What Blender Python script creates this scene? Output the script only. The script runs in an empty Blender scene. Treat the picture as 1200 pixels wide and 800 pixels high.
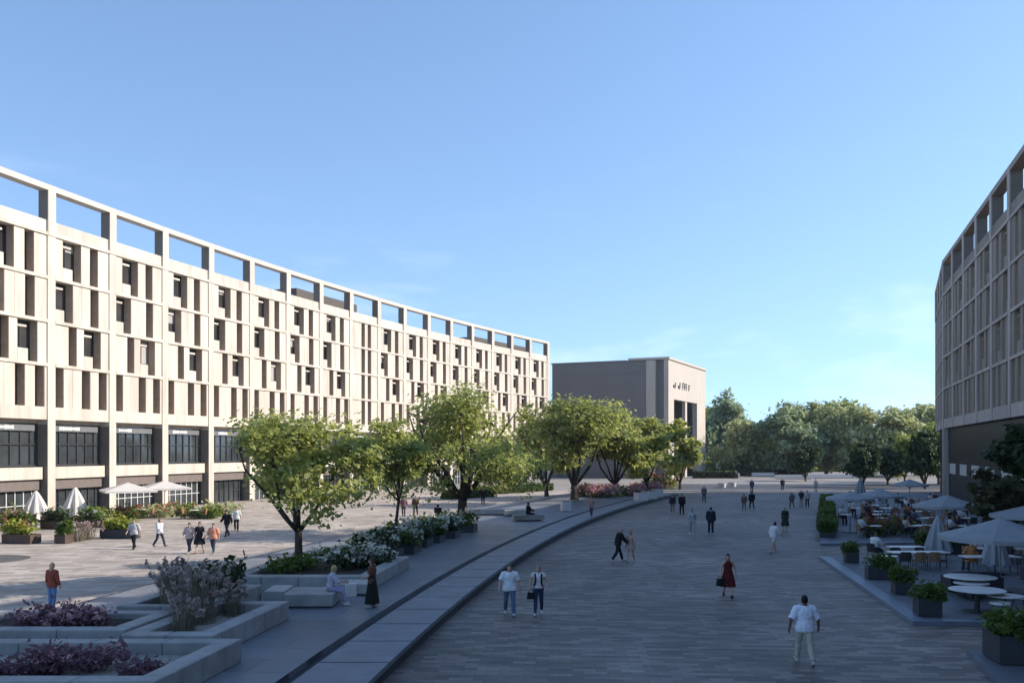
import bpy, bmesh, math, random
import numpy as np
from mathutils import Vector, Matrix, noise
R = math.radians
random.seed(7); rng = np.random.default_rng(7)
S = bpy.context.scene
COL = S.collection
CAMZ, F, HX, HY = 5.5, 1100.0, 600.0, 527.0

def G(px, py, Z=0.0):
    """ground point that the survey of the photo gives for a spot on a level Z"""
    y = (CAMZ - Z) * F / (py - HY)
    return ((px - HX) * y / F, y)

# ------------------------------------------------------------------ materials
MATS = {}
def _nt(name):
    m = bpy.data.materials.new(name); m.use_nodes = True
    nt = m.node_tree
    return m, nt, nt.nodes['Principled BSDF']
def N(nt, typ, **kw):
    n = nt.nodes.new(typ)
    for k, v in kw.items(): setattr(n, k, v)
    return n
def mat(name, col, rough=.7, var=.14, scale=3.0, bump=0.0, spec=.3, metal=0.0, detail=5, bscale=None):
    if name in MATS: return MATS[name]
    m, nt, b = _nt(name); L = nt.links.new
    tc = N(nt, 'ShaderNodeTexCoord')
    no = N(nt, 'ShaderNodeTexNoise'); no.inputs['Scale'].default_value = scale; no.inputs['Detail'].default_value = detail
    no.inputs['Roughness'].default_value = .62
    L(tc.outputs['Object'], no.inputs['Vector'])
    r = N(nt, 'ShaderNodeValToRGB')
    r.color_ramp.elements[0].position = .28; r.color_ramp.elements[1].position = .72
    r.color_ramp.elements[0].color = (*[max(0, c*(1-var)) for c in col], 1)
    r.color_ramp.elements[1].color = (*[min(1, c*(1+var)) for c in col], 1)
    L(no.outputs['Fac'], r.inputs['Fac']); L(r.outputs['Color'], b.inputs['Base Color'])
    b.inputs['Roughness'].default_value = rough; b.inputs['Metallic'].default_value = metal
    b.inputs['Specular IOR Level'].default_value = spec
    if bump:
        n2 = N(nt, 'ShaderNodeTexNoise'); n2.inputs['Scale'].default_value = bscale or scale*8; n2.inputs['Detail'].default_value = 4
        L(tc.outputs['Object'], n2.inputs['Vector'])
        bu = N(nt, 'ShaderNodeBump'); bu.inputs['Strength'].default_value = bump; bu.inputs['Distance'].default_value = .02
        L(n2.outputs['Fac'], bu.inputs['Height']); L(bu.outputs['Normal'], b.inputs['Normal'])
    MATS[name] = m
    return m
def stone_mat(name, col, pink, var=.17):
    """limestone cladding: broad tone patches, vertical travertine streaks, dust under ledges"""
    m, nt, b = _nt(name); L = nt.links.new
    g = N(nt, 'ShaderNodeNewGeometry')
    mp = N(nt, 'ShaderNodeMapping'); mp.inputs['Scale'].default_value = (.9, .9, .14)
    L(g.outputs['Position'], mp.inputs['Vector'])
    n1 = N(nt, 'ShaderNodeTexNoise'); n1.inputs['Scale'].default_value = 1.6; n1.inputs['Detail'].default_value = 7
    L(mp.outputs['Vector'], n1.inputs['Vector'])
    n2 = N(nt, 'ShaderNodeTexNoise'); n2.inputs['Scale'].default_value = .22; n2.inputs['Detail'].default_value = 2
    L(g.outputs['Position'], n2.inputs['Vector'])
    r1 = N(nt, 'ShaderNodeValToRGB'); e = r1.color_ramp.elements
    e[0].position = .3; e[1].position = .7
    e[0].color = (*[c*(1-var) for c in col], 1); e[1].color = (*[min(1, c*(1+var)) for c in col], 1)
    L(n1.outputs['Fac'], r1.inputs['Fac'])
    mx = N(nt, 'ShaderNodeMixRGB'); mx.blend_type = 'MIX'; mx.inputs['Color2'].default_value = (*pink, 1)
    r2 = N(nt, 'ShaderNodeValToRGB'); r2.color_ramp.elements[0].position = .45; r2.color_ramp.elements[1].position = .75
    r2.color_ramp.elements[1].color = (.6, .6, .6, 1)
    L(n2.outputs['Fac'], r2.inputs['Fac']); L(r2.outputs['Color'], mx.inputs['Fac'])
    L(r1.outputs['Color'], mx.inputs['Color1'])
    # each panel its own shade
    isl = N(nt, 'ShaderNodeMapRange'); isl.inputs['To Min'].default_value = .9; isl.inputs['To Max'].default_value = 1.06
    L(g.outputs['Random Per Island'], isl.inputs['Value'])
    mu = N(nt, 'ShaderNodeMixRGB'); mu.blend_type = 'MULTIPLY'; mu.inputs['Fac'].default_value = 1
    L(mx.outputs['Color'], mu.inputs['Color1']); L(isl.outputs['Result'], mu.inputs['Color2'])
    L(mu.outputs['Color'], b.inputs['Base Color'])
    b.inputs['Roughness'].default_value = .8; b.inputs['Specular IOR Level'].default_value = .2
    MATS[name] = m
    return m
def paver_mat(name, c1, c2, c3, mortar, bw, bh, rot=0.0, msize=.008, rough=.65, streak=.5, spec=.3, big=.25):
    m, nt, b = _nt(name); L = nt.links.new
    g = N(nt, 'ShaderNodeNewGeometry')
    mp = N(nt, 'ShaderNodeMapping'); mp.inputs['Rotation'].default_value = (0, 0, rot)
    L(g.outputs['Position'], mp.inputs['Vector'])
    br = N(nt, 'ShaderNodeTexBrick'); br.inputs['Scale'].default_value = 1
    br.inputs['Brick Width'].default_value = bw; br.inputs['Row Height'].default_value = bh
    br.inputs['Mortar Size'].default_value = msize; br.inputs['Mortar Smooth'].default_value = .2
    br.inputs['Color1'].default_value = (0, 0, 0, 1); br.inputs['Color2'].default_value = (1, 1, 1, 1); br.inputs['Mortar'].default_value = (.5, .5, .5, 1)
    br.offset = .43; br.offset_frequency = 2
    L(mp.outputs['Vector'], br.inputs['Vector'])
    # streaky patches stretched along the courses choose how often light stones occur
    mp2 = N(nt, 'ShaderNodeMapping'); mp2.inputs['Scale'].default_value = (.34, .95, 1); L(mp.outputs['Vector'], mp2.inputs['Vector'])
    n1 = N(nt, 'ShaderNodeTexNoise'); n1.inputs['Scale'].default_value = 1.4; n1.inputs['Detail'].default_value = 4; n1.inputs['Roughness'].default_value = .7
    L(mp2.outputs['Vector'], n1.inputs['Vector'])
    mixf = N(nt, 'ShaderNodeMixRGB'); mixf.inputs['Fac'].default_value = streak
    L(br.outputs['Color'], mixf.inputs['Color1']); L(n1.outputs['Fac'], mixf.inputs['Color2'])
    r = N(nt, 'ShaderNodeValToRGB'); r.color_ramp.interpolation = 'LINEAR'
    e = r.color_ramp.elements
    e[0].position = .27; e[0].color = (*c1, 1); e[1].position = .74; e[1].color = (*c3, 1)
    k = e.new(.5); k.color = (*c2, 1)
    L(mixf.outputs['Color'], r.inputs['Fac'])
    n3 = N(nt, 'ShaderNodeTexNoise'); n3.inputs['Scale'].default_value = .12; n3.inputs['Detail'].default_value = 3
    L(g.outputs['Position'], n3.inputs['Vector'])
    mr = N(nt, 'ShaderNodeMapRange'); mr.inputs['From Min'].default_value = .3; mr.inputs['From Max'].default_value = .7
    mr.inputs['To Min'].default_value = 1-big; mr.inputs['To Max'].default_value = 1+big
    L(n3.outputs['Fac'], mr.inputs['Value'])
    mu = N(nt, 'ShaderNodeMixRGB'); mu.blend_type = 'MULTIPLY'; mu.inputs['Fac'].default_value = 1
    L(r.outputs['Color'], mu.inputs['Color1']); L(mr.outputs['Result'], mu.inputs['Color2'])
    mm = N(nt, 'ShaderNodeMixRGB'); mm.inputs['Color2'].default_value = (*mortar, 1)
    L(br.outputs['Fac'], mm.inputs['Fac']); L(mu.outputs['Color'], mm.inputs['Color1'])
    L(mm.outputs['Color'], b.inputs['Base Color'])
    rr = N(nt, 'ShaderNodeMapRange'); rr.inputs['To Min'].default_value = rough-.12; rr.inputs['To Max'].default_value = rough+.15
    L(n1.outputs['Fac'], rr.inputs['Value']); L(rr.outputs['Result'], b.inputs['Roughness'])
    b.inputs['Specular IOR Level'].default_value = spec
    bu = N(nt, 'ShaderNodeBump'); bu.inputs['Strength'].default_value = .25; bu.inputs['Distance'].default_value = .01; bu.invert = True
    L(br.outputs['Fac'], bu.inputs['Height']); L(bu.outputs['Normal'], b.inputs['Normal'])
    MATS[name] = m
    return m
def leaf_mat(name, c1, c2, trans=.35):
    m, nt, b = _nt(name); L = nt.links.new
    g = N(nt, 'ShaderNodeNewGeometry')
    r = N(nt, 'ShaderNodeValToRGB'); r.color_ramp.elements[0].color = (*c1, 1); r.color_ramp.elements[1].color = (*c2, 1)
    no = N(nt, 'ShaderNodeTexNoise'); no.inputs['Scale'].default_value = 1.1; no.inputs['Detail'].default_value = 3
    tc = N(nt, 'ShaderNodeTexCoord'); L(tc.outputs['Object'], no.inputs['Vector'])
    mx = N(nt, 'ShaderNodeMixRGB'); mx.inputs['Fac'].default_value = .45
    L(g.outputs['Random Per Island'], mx.inputs['Color1']); L(no.outputs['Fac'], mx.inputs['Color2'])
    L(mx.outputs['Color'], r.inputs['Fac']); L(r.outputs['Color'], b.inputs['Base Color'])
    b.inputs['Roughness'].default_value = .55; b.inputs['Specular IOR Level'].default_value = .25
    tr = N(nt, 'ShaderNodeBsdfTranslucent')
    hs = N(nt, 'ShaderNodeHueSaturation'); hs.inputs['Saturation'].default_value = 1.15; hs.inputs['Value'].default_value = 1.3; hs.inputs['Hue'].default_value = .485
    L(r.outputs['Color'], hs.inputs['Color']); L(hs.outputs['Color'], tr.inputs['Color'])
    ms = N(nt, 'ShaderNodeMixShader'); ms.inputs['Fac'].default_value = trans
    L(b.outputs['BSDF'], ms.inputs[1]); L(tr.outputs['BSDF'], ms.inputs[2])
    L(ms.outputs['Shader'], nt.nodes['Material Output'].inputs['Surface'])
    MATS[name] = m
    return m
def glass_mat(name, col, rough=.06, spec=.5):
    return mat(name, col, rough=rough, var=.5, scale=.35, spec=spec, detail=2)

# ------------------------------------------------------------------ mesh helpers
class MB:
    def __init__(s): s.v = []; s.f = []; s.mi = []
    def quad(s, a, b, c, d, mi=0):
        i = len(s.v); s.v += [a, b, c, d]; s.f.append((i, i+1, i+2, i+3)); s.mi.append(mi)
    def hexa(s, p, mi=0):   # 8 corner points, bottom 4 ccw then top 4
        i = len(s.v); s.v += [tuple(q) for q in p]
        for f in ((3,2,1,0),(4,5,6,7),(0,1,5,4),(1,2,6,5),(2,3,7,6),(3,0,4,7)):
            s.f.append(tuple(i+k for k in f)); s.mi.append(mi)
    def box(s, x0, x1, y0, y1, z0, z1, fr=None, mi=0):
        c = [(x0,y0),(x1,y0),(x1,y1),(x0,y1)]
        if fr:
            ox, oy, ux, uy = fr          # a along u, b along the normal to the right of u
            c = [(ox+a*ux+b*uy, oy+a*uy-b*ux) for a, b in c]
            c = c[::-1]
        s.hexa([(x,y,z0) for x,y in c]+[(x,y,z1) for x,y in c], mi)
    def loft(s, rings, cap=True, mi=0, closed=True):
        i0 = len(s.v); n = len(rings[0])
        for r in rings: s.v += [tuple(p) for p in r]
        for k in range(len(rings)-1):
            for j in range(n if closed else n-1):
                a = i0+k*n+j; b = i0+k*n+(j+1) % n
                s.f.append((a, b, b+n, a+n)); s.mi.append(mi)
        if cap:
            s.f.append(tuple(i0+j for j in range(n-1,-1,-1))); s.mi.append(mi)
            s.f.append(tuple(i0+(len(rings)-1)*n+j for j in range(n))); s.mi.append(mi)
    def tube(s, pts, rads, n=8, mi=0):
        pts = [Vector(p) for p in pts]; rings = []
        ref = None
        for k, p in enumerate(pts):
            d = (pts[min(k+1,len(pts)-1)] - pts[max(k-1,0)])
            if d.length < 1e-6: d = Vector((0,0,1))
            d.normalize()
            if ref is None: ref = Vector((1,0,0)) if abs(d.x) < .8 else Vector((0,1,0))
            a = (ref - d*ref.dot(d)).normalized(); ref = a; b = d.cross(a)
            rings.append([p + (a*math.cos(2*math.pi*j/n) + b*math.sin(2*math.pi*j/n))*rads[k] for j in range(n)])
        s.loft(rings, mi=mi)
    def cyl(s, x, y, z0, z1, r0, r1=None, n=20, mi=0, ry=None):
        r1 = r0 if r1 is None else r1
        s.loft([[(x+r*math.cos(2*math.pi*j/n), y+r*math.sin(2*math.pi*j/n), z) for j in range(n)] for z, r in ((z0,r0),(z1,r1))], mi=mi)
    def capsule(s, p0, r0, p1, r1, n=12, m=4):
        p0 = Vector(p0); p1 = Vector(p1); d = p1-p0
        L = d.length
        d = d/L if L > 1e-6 else Vector((0,0,1))
        ref = Vector((1,0,0)) if abs(d.x) < .8 else Vector((0,1,0))
        a = (ref-d*ref.dot(d)).normalized(); b = d.cross(a); rings = []
        for k in range(m+1):
            t = -math.pi/2 + (math.pi/2)*k/m; t = max(t, -math.pi/2+.12)
            rings.append((p0+d*(r0*math.sin(t)), r0*math.cos(t)))
        for k in range(m+1):
            t = (math.pi/2)*k/m; t = min(t, math.pi/2-.12)
            rings.append((p1+d*(r1*math.sin(t)), r1*math.cos(t)))
        s.loft([[c+(a*math.cos(2*math.pi*j/n)+b*math.sin(2*math.pi*j/n))*r for j in range(n)] for c, r in rings])
    def ellipsoid(s, c, rx, ry, rz, n=16, m=10, ax=None):
        rings = []
        for k in range(m+1):
            t = -math.pi/2+math.pi*k/m; t = max(min(t, math.pi/2-.08), -math.pi/2+.08)
            rings.append([(c[0]+rx*math.cos(t)*math.cos(2*math.pi*j/n), c[1]+ry*math.cos(t)*math.sin(2*math.pi*j/n), c[2]+rz*math.sin(t)) for j in range(n)])
        s.loft(rings)
    def build(s, name, mats, parent=None, world=False, smooth=False):
        if not isinstance(mats, (list, tuple)): mats = [mats]
        v = s.v
        if parent is not None and world:
            l = parent.get('_w'); l = WORLD[parent.name]
            v = [(p[0]-l[0], p[1]-l[1], p[2]-l[2]) for p in v]
        me = bpy.data.meshes.new(name); me.from_pydata([tuple(p) for p in v], [], s.f); me.update()
        for m in mats: me.materials.append(m)
        if len(mats) > 1: me.polygons.foreach_set('material_index', s.mi)
        if smooth: me.polygons.foreach_set('use_smooth', [True]*len(me.polygons))
        o = bpy.data.objects.new(name, me); COL.objects.link(o)
        if parent is not None:
            o.parent = parent
            if world: WORLD[o.name] = WORLD[parent.name]
        return o
WORLD = {}
def tag(o, label=None, cat=None, group=None, kind=None):
    if label: o['label'] = label
    if cat: o['category'] = cat
    if group: o['group'] = group
    if kind: o['kind'] = kind
    return o
def empty(name, loc, rz=0, label=None, cat=None, group=None):
    o = bpy.data.objects.new(name, None); COL.objects.link(o)
    o.location = loc; o.rotation_euler = (0, 0, rz); o.empty_display_size = .3
    WORLD[o.name] = tuple(loc)
    return tag(o, label, cat, group)
def copy_tree(o, parent=None):
    c = o.copy(); COL.objects.link(c)
    if parent is not None: c.parent = parent
    for ch in list(o.children): copy_tree(ch, c)
    return c
def place_copy(o, loc, rz=0, sc=1.0, label=None, group=None):
    c = copy_tree(o); c.location = loc; c.rotation_euler = (0,0,rz)
    c.scale = (sc,sc,sc) if not isinstance(sc,(tuple,list)) else sc
    if label: c['label'] = label
    if group: c['group'] = group
    return c
def struct(o): o['kind'] = 'structure'; return o
def fast_quads(name, V, matl, parent=None):
    """V: (n,4,3) array of loose quads"""
    n = len(V); me = bpy.data.meshes.new(name)
    me.vertices.add(n*4); me.vertices.foreach_set('co', V.reshape(-1).astype(np.float32))
    me.loops.add(n*4); me.loops.foreach_set('vertex_index', np.arange(n*4, dtype=np.int32))
    me.polygons.add(n); me.polygons.foreach_set('loop_start', np.arange(0, n*4, 4, dtype=np.int32))
    me.update(calc_edges=True); me.validate()
    me.materials.append(matl)
    o = bpy.data.objects.new(name, me); COL.objects.link(o)
    if parent is not None: o.parent = parent
    return o
def leaf_quads(C, size, up=.5, elong=1.5, jit=.5, out=None):
    """small bent diamond leaves at the points C"""
    n = len(C)
    nr = rng.normal(size=(n,3)); nr[:,2] = np.abs(nr[:,2])*.8 + up
    if out is not None: nr += out*1.0
    nr /= np.linalg.norm(nr, axis=1, keepdims=True)
    t = rng.normal(size=(n,3)); t -= nr*(t*nr).sum(1, keepdims=True); t /= np.linalg.norm(t, axis=1, keepdims=True)
    b = np.cross(nr, t)
    s = size*(1+jit*rng.normal(size=(n,1))).clip(.4, 2)
    a = t*s*elong*.5; w = b*s*.5
    return np.stack([C-a, C+w-nr*s*.12, C+a-nr*s*.2, C-w-nr*s*.12], axis=1)

# ------------------------------------------------------------------ the palette
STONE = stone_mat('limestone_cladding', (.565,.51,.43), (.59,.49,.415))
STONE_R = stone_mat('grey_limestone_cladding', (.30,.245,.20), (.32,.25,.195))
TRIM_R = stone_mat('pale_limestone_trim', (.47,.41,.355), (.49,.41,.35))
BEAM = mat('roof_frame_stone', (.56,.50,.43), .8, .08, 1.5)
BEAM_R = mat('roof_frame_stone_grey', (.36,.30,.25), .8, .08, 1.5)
PIER = mat('dark_brown_pier', (.10,.085,.075), .7, .15, 2)
DARKMETAL = mat('dark_frame_metal', (.035,.036,.04), .4, .15, 4, spec=.5)
WHITEMETAL = mat('white_frame_paint', (.62,.62,.60), .5, .06, 4)
GLASS = glass_mat('dark_window_glass', (.045,.043,.042))
SHOPGLASS = glass_mat('shop_glass', (.045,.052,.056))
FASCIA = mat('brown_fascia', (.17,.14,.125), .6, .12, 2)
SIGNGREY = mat('grey_sign_panel', (.16,.165,.17), .5, .1, 2)
LETTER = mat('pale_lettering', (.75,.75,.73), .5, .04, 4)
ROOFG = mat('roof_gravel', (.22,.21,.2), .9, .2, 6)
CONC = mat('grey_cast_concrete', (.315,.31,.295), .75, .30, 1.1, bump=.3, detail=9)
CONC_L = mat('pale_cast_concrete', (.40,.39,.37), .75, .14, 1.8, bump=.2)
SOIL = mat('planting_soil', (.05,.04,.032), .95, .35, 9, bump=.6)
PEBBLE = mat('pale_pebbles', (.34,.32,.28), .9, .5, 14, bump=.8)
BOXDARK = mat('dark_planter_metal', (.045,.05,.055), .5, .15, 3)
BOXBROWN = mat('brown_planter_wood', (.09,.06,.045), .7, .25, 4)
BARK = mat('tree_bark', (.07,.055,.042), .9, .35, 5, bump=.7)
FABRIC = mat('parasol_canvas', (.30,.32,.34), .85, .07, 2)
FABRIC_W = mat('white_parasol_canvas', (.58,.55,.51), .85, .05, 2)
TABLEW = mat('white_table_top', (.72,.71,.68), .4, .05, 3)
TABLED = mat('dark_pedestal', (.06,.06,.06), .5, .15, 3)
TANSEAT = mat('tan_wicker', (.30,.17,.10), .75, .25, 14)
ORANGESEAT = mat('orange_upholstery', (.46,.19,.06), .8, .15, 8)
DARKSEAT = mat('dark_cafe_seat', (.05,.045,.042), .7, .2, 10)
LEAF = leaf_mat('plane_tree_leaf', (.145,.19,.05), (.50,.53,.20), .5)
LEAF2 = leaf_mat('deep_green_leaf', (.12,.17,.04), (.32,.37,.11), .42)
LEAF_D = leaf_mat('dark_evergreen_leaf', (.025,.045,.018), (.065,.10,.035), .25)
LEAF_O = leaf_mat('hazed_olive_leaf', (.25,.30,.14), (.50,.52,.29), .45)  # lightened leaf colour carries the haze of the far trees
LEAF_B = leaf_mat('hazed_blue_green_leaf', (.18,.25,.15), (.40,.47,.28), .45)  # pale blue-green paints haze into the far crowns
HEDGE = leaf_mat('box_hedge_leaf', (.05,.09,.02), (.13,.19,.04), .3)
YELLOWG = leaf_mat('lime_groundcover_leaf', (.20,.26,.04), (.36,.38,.07), .3)
PURPLE = leaf_mat('purple_foliage', (.10,.075,.065), (.28,.14,.19), .3)
PINKFL = leaf_mat('pink_blossom', (.45,.22,.24), (.68,.45,.44), .25)
WHITEFL = leaf_mat('white_blossom', (.55,.55,.47), (.80,.80,.72), .2)
REDFL = leaf_mat('rust_red_blossom', (.24,.075,.05), (.42,.19,.12), .2)
RUSTFL = leaf_mat('rust_brown_blossom', (.16,.06,.045), (.30,.13,.09), .2)
GRASSFL = leaf_mat('dry_plume', (.30,.24,.21), (.52,.42,.38), .3)
DRYBLADE = leaf_mat('dry_grass_blade', (.13,.115,.075), (.26,.22,.16), .3)
# ------------------------------------------------------------------ people
def rotx(v, a):
    c, s = math.cos(a), math.sin(a)
    return Vector((v[0], v[1]*c - v[2]*s, v[1]*s + v[2]*c))
CLOTH = {}
def cloth(c, rough=.85):
    key = tuple(round(x,3) for x in c)
    if key not in CLOTH: CLOTH[key] = mat('cloth_%03d' % len(CLOTH), c, rough, .12, 9, bump=.3, bscale=30, spec=.15)
    return CLOTH[key]
SKINS = [mat('skin_fair', (.52,.34,.26), .6, .06, 6), mat('skin_tan', (.36,.21,.145), .6, .06, 6), mat('skin_brown', (.17,.09,.06), .6, .06, 6)]
EYEM = mat('eye_dark', (.02,.018,.016), .3, .1, 5)
LIPM = mat('lip', (.34,.12,.10), .5, .1, 5)

def person(label, loc, h, face, pose='stand', ph=1, top=(.7,.7,.7), sleeve=.8, bottom='trousers', bcol=(.05,.06,.09), shoe=(.5,.5,.5),
           hair=(.03,.02,.015), hairlen=0, skin=0, fem=False, arms=None, lean=0.0, vox=.02, seat_h=.45, group=None, tuck=.0, hem=.42, headturn=0.0, straps=False):
    root = empty('person', (loc[0], loc[1], loc[2]), R(-face), label, 'person', group)
    s = h/1.75
    wide = .96 if fem else 1.1
    # ---- legs
    if pose == 'walk':
        legs = [(R(24), R(8), R(14)), (R(-14), R(22), R(-22))]
        if ph < 0: legs = legs[::-1]
        if arms is None:
            arms = [(R(-20), R(15), R(16)), (R(22), R(15), R(26))]
            if ph < 0: arms = arms[::-1]
    elif pose == 'sit':
        legs = [(R(84), R(80), 0), (R(80), R(68 if ph > 0 else 96), 0)]
        if arms is None: arms = [(R(28), R(12), R(55)), (R(34), R(10), R(48))]
    elif pose == 'crouch':
        legs = [(R(62), R(88), 0), (R(50), R(80), 0)]
        if arms is None: arms = [(R(40), R(10), R(30)), (R(50), R(12), R(25))]
    else:
        legs = [(R(3), R(4), 0), (R(-2), R(3), 0)]
        if arms is None: arms = [(R(2), R(9), R(14)), (R(5), R(9), R(18))]
    lean = R(lean)
    rel = []
    for sx, (a, k, fp) in zip((-1, 1), legs):
        hip = Vector((sx*.088*wide, 0, 0)); spread = .03 if pose != 'sit' else .05
        knee = hip + Vector((sx*spread*.5, .43*math.sin(a), -.43*math.cos(a)))
        b = a-k
        ank = knee + Vector((sx*spread*.3, .43*math.sin(b), -.43*math.cos(b)))
        rel.append((hip, knee, ank, fp))
    hz = -min(r[2].z for r in rel) + .085
    if pose == 'sit': hz = (seat_h/s) + .085
    P = []      # (label, p0, r0, p1, r1)
    O = Vector((0,0,hz))
    for (hip, knee, ank, fp), sx in zip(rel, (-1,1)):
        hip, knee, ank = hip+O, knee+O, ank+O
        P.append(('thigh', hip, .088*wide+.004, knee, .058))
        calf = knee.lerp(ank, .3)
        P.append(('shin', knee, .056, calf, .054)); P.append(('shin', calf, .054, ank, .037))
        heel = ank + rotx(Vector((0,-.045,-.045)), fp); ball = ank + rotx(Vector((sx*.012,.12,-.052)), fp); toe = ank + rotx(Vector((sx*.016,.175,-.058)), fp)
        P.append(('foot', heel, .038, ball, .036)); P.append(('foot', ball, .036, toe, .026)); P.append(('foot', ank, .04, heel, .038))
    up = Vector((0, math.sin(lean), math.cos(lean))); dp = Vector((0, math.cos(lean), -math.sin(lean)))
    rg = [(-.085,.10,.075),(-.03,.158,.11),(.03,.165,.115),(.12,.15,.105),(.20,.137,.098),(.30,.155,.108),(.40,.172,.112),(.46,.165,.10),(.51,.115,.075),(.54,.06,.058)]
    if not fem: rg = [(t, w*1.14, d*1.1) for t, w, d in rg]
    if fem: rg = [(t, w*(1.02 if t < .06 else .86 if t < .25 else .9), d*(1.0 if not (.3 <= t <= .42) else 1.12)) for t, w, d in rg]
    sw = .185*(.94 if fem else 1.05)
    sh = O + up*.475
    hands = []
    for sx, (p, ab, e) in zip((-1,1), arms):
        q = lean*.3
        A = sh + Vector((sx*sw, 0, 0))
        ud = Vector((sx*math.sin(ab), math.sin(p+q)*math.cos(ab), -math.cos(p+q)*math.cos(ab)))
        E = A + ud*.285
        fd = Vector((sx*math.sin(ab)*.3 - sx*math.sin(max(0, e-R(30)))*.45, math.sin(p+q+e), -math.cos(p+q+e))).normalized()
        W = E + fd*.245
        P.append(('uarm', sh+Vector((sx*sw*.55,0,.012)), .062, A, .056)); P.append(('uarm', A, .056*wide, E, .042*wide)); P.append(('farm', E, .042*wide, W, .028*wide))
        K = W + fd*.085
        P.append(('hand', W, .028, K, .033))
        hands.append((W, K, fd, sx))
    neck0 = O + up*.50; hd = O + up*.69 + Vector((0, .018, 0)); hd.z += .0
    P.append(('neck', neck0, .056*wide, hd-Vector((0,.01,.06)), .05*wide))
    mb = MB()
    for lab, p0, r0, p1, r1 in P: mb.capsule(p0, r0, p1, r1, 12, 4)
    n = 20
    mb.loft([[O+up*t+Vector((1,0,0))*(w*math.cos(2*math.pi*j/n))+dp*(d*math.sin(2*math.pi*j/n)) for j in range(n)] for t, w, d in rg])
    # head: skull, face, jaw, nose, ears
    ct, st = math.cos(headturn), math.sin(headturn)
    def H(x, y, z): return hd + Vector((x*ct + y*st, -x*st + y*ct, z))
    hm = MB(); hm.ellipsoid((0,0,.012), .074, .093, .106); hm.ellipsoid((0,.022,-.035), .058, .066, .08)
    hm.capsule((0,.086,.005), .011, (0,.104,-.022), .015, 8, 3)
    for sx in (-1,1): hm.capsule((sx*.074,-.005,.012), .014, (sx*.076,-.008,-.018), .011, 8, 3)
    i0 = len(mb.v); mb.v += [H(*v) for v in hm.v]; mb.f += [tuple(i0+k for k in f) for f in hm.f]; mb.mi += hm.mi
    # ---- one continuous skin
    me = bpy.data.meshes.new('tmp'); me.from_pydata([tuple(v) for v in mb.v], [], mb.f)
    to = bpy.data.objects.new('tmp', me); COL.objects.link(to)
    m = to.modifiers.new('r', 'REMESH'); m.mode = 'VOXEL'; m.voxel_size = vox
    sm = to.modifiers.new('s', 'SMOOTH'); sm.iterations = 2; sm.factor = .5
    dg = bpy.context.evaluated_depsgraph_get(); dg.update()
    body = bpy.data.meshes.new_from_object(to.evaluated_get(dg)); bpy.data.objects.remove(to)
    nv = len(body.vertices); co = np.empty(nv*3, np.float32); body.vertices.foreach_get('co', co); co = co.reshape(-1,3).astype(float)
    no = np.empty(nv*3, np.float32); body.vertices.foreach_get('normal', no); no = no.reshape(-1,3).astype(float)
    faces = [tuple(p.vertices) for p in body.polygons]
    fc = np.array([co[list(f)].mean(0) for f in faces])
    best = np.full(len(fc), 1e9); lab = np.zeros(len(fc), int); tt = np.zeros(len(fc))
    names = ['torso','thigh','shin','foot','uarm','farm','hand','neck','head']
    for l, p0, r0, p1, r1 in P:
        p0 = np.array(p0); d = np.array(p1)-p0
        t = ((fc-p0)@d/(d@d)).clip(0,1)
        dist = np.linalg.norm(fc-(p0+t[:,None]*d), axis=1)-(r0+(r1-r0)*t)
        k = dist < best; best[k] = dist[k]; lab[k] = names.index(l); tt[k] = t[k] if not (l == 'uarm' and abs(p0[0]) < sw*.9) else 0
    rel_ = fc-np.array(O); spt = rel_@np.array(up); sd = rel_@np.array(dp)
    ww = np.interp(spt, [r[0] for r in rg], [r[1] for r in rg]); dd = np.interp(spt, [r[0] for r in rg], [r[2] for r in rg])
    dist = (np.sqrt((rel_[:,0]/ww)**2+(sd/dd)**2)-1)*dd; dist[(spt < -.09)|(spt > .55)] = 1e9
    k = dist < best-.004; best[k] = dist[k]; lab[k] = 0
    k = (np.linalg.norm(fc-np.array(hd), axis=1) < .14) & (fc[:,2] > hd.z-.11); lab[k] = 8
    fc_v = co[:,2]
    arm_up = [np.array(hands[i][0]) for i in (0,1)]
    # ---- final body mesh with fingers
    fb = MB(); fb.v = [Vector(c) for c in co]; fb.f = list(faces); fb.mi = [0]*len(faces)
    for W, K, fd, sx in hands:
        side = Vector((0,1,0)) - fd*fd.y
        if side.length < .2: side = Vector((0,0,1)) - fd*fd.z
        side.normalize(); inn = fd.cross(side)*(1 if sx < 0 else -1)
        if inn.x*sx > 0: inn = -inn
        for q, ln in ((-.028,.055),(-.0095,.066),(.0095,.072),(.028,.064)):
            b0 = K + side*q - fd*.01; b1 = b0 + fd*(ln*.55) + inn*.008; b2 = b1 + fd*(ln*.4) + inn*.026
            fb.tube([b0, b1, b2, b2+fd*.006+inn*.006], [.0098,.009,.0078,.004], 6)
        b0 = W.lerp(K,.4) + side*.026; b1 = b0 + side*.022 + fd*.03 + inn*.006; b2 = b1 + fd*.034 + inn*.012
        fb.tube([b0, b1, b2], [.012,.0105,.006], 6)
    fb.v = [Vector(v)*s for v in fb.v]
    bo = fb.build('body', SKINS[skin], root, smooth=True)
    def shell(name, mask, off, colr, wr=.004):
        idx = np.nonzero(mask)[0]
        if len(idx) == 0: return
        mp = {}; vs = []; fs = []
        for i in idx:
            f = []
            for v in faces[i]:
                if v not in mp:
                    mp[v] = len(vs); c = co[v]
                    o_ = off if np.isscalar(off) else off[v]; w = noise.noise(Vector(c)*14)*wr + noise.noise(Vector((c[0]*30, c[1]*30, c[2]*9)))*wr*.6
                    vs.append(tuple((c+no[v]*(o_+w))*s))
                f.append(mp[v])
            fs.append(tuple(f))
        q = MB(); q.v = vs; q.f = fs; q.mi = [0]*len(fs)
        return q.build(name, cloth(colr), root, smooth=True)
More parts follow.
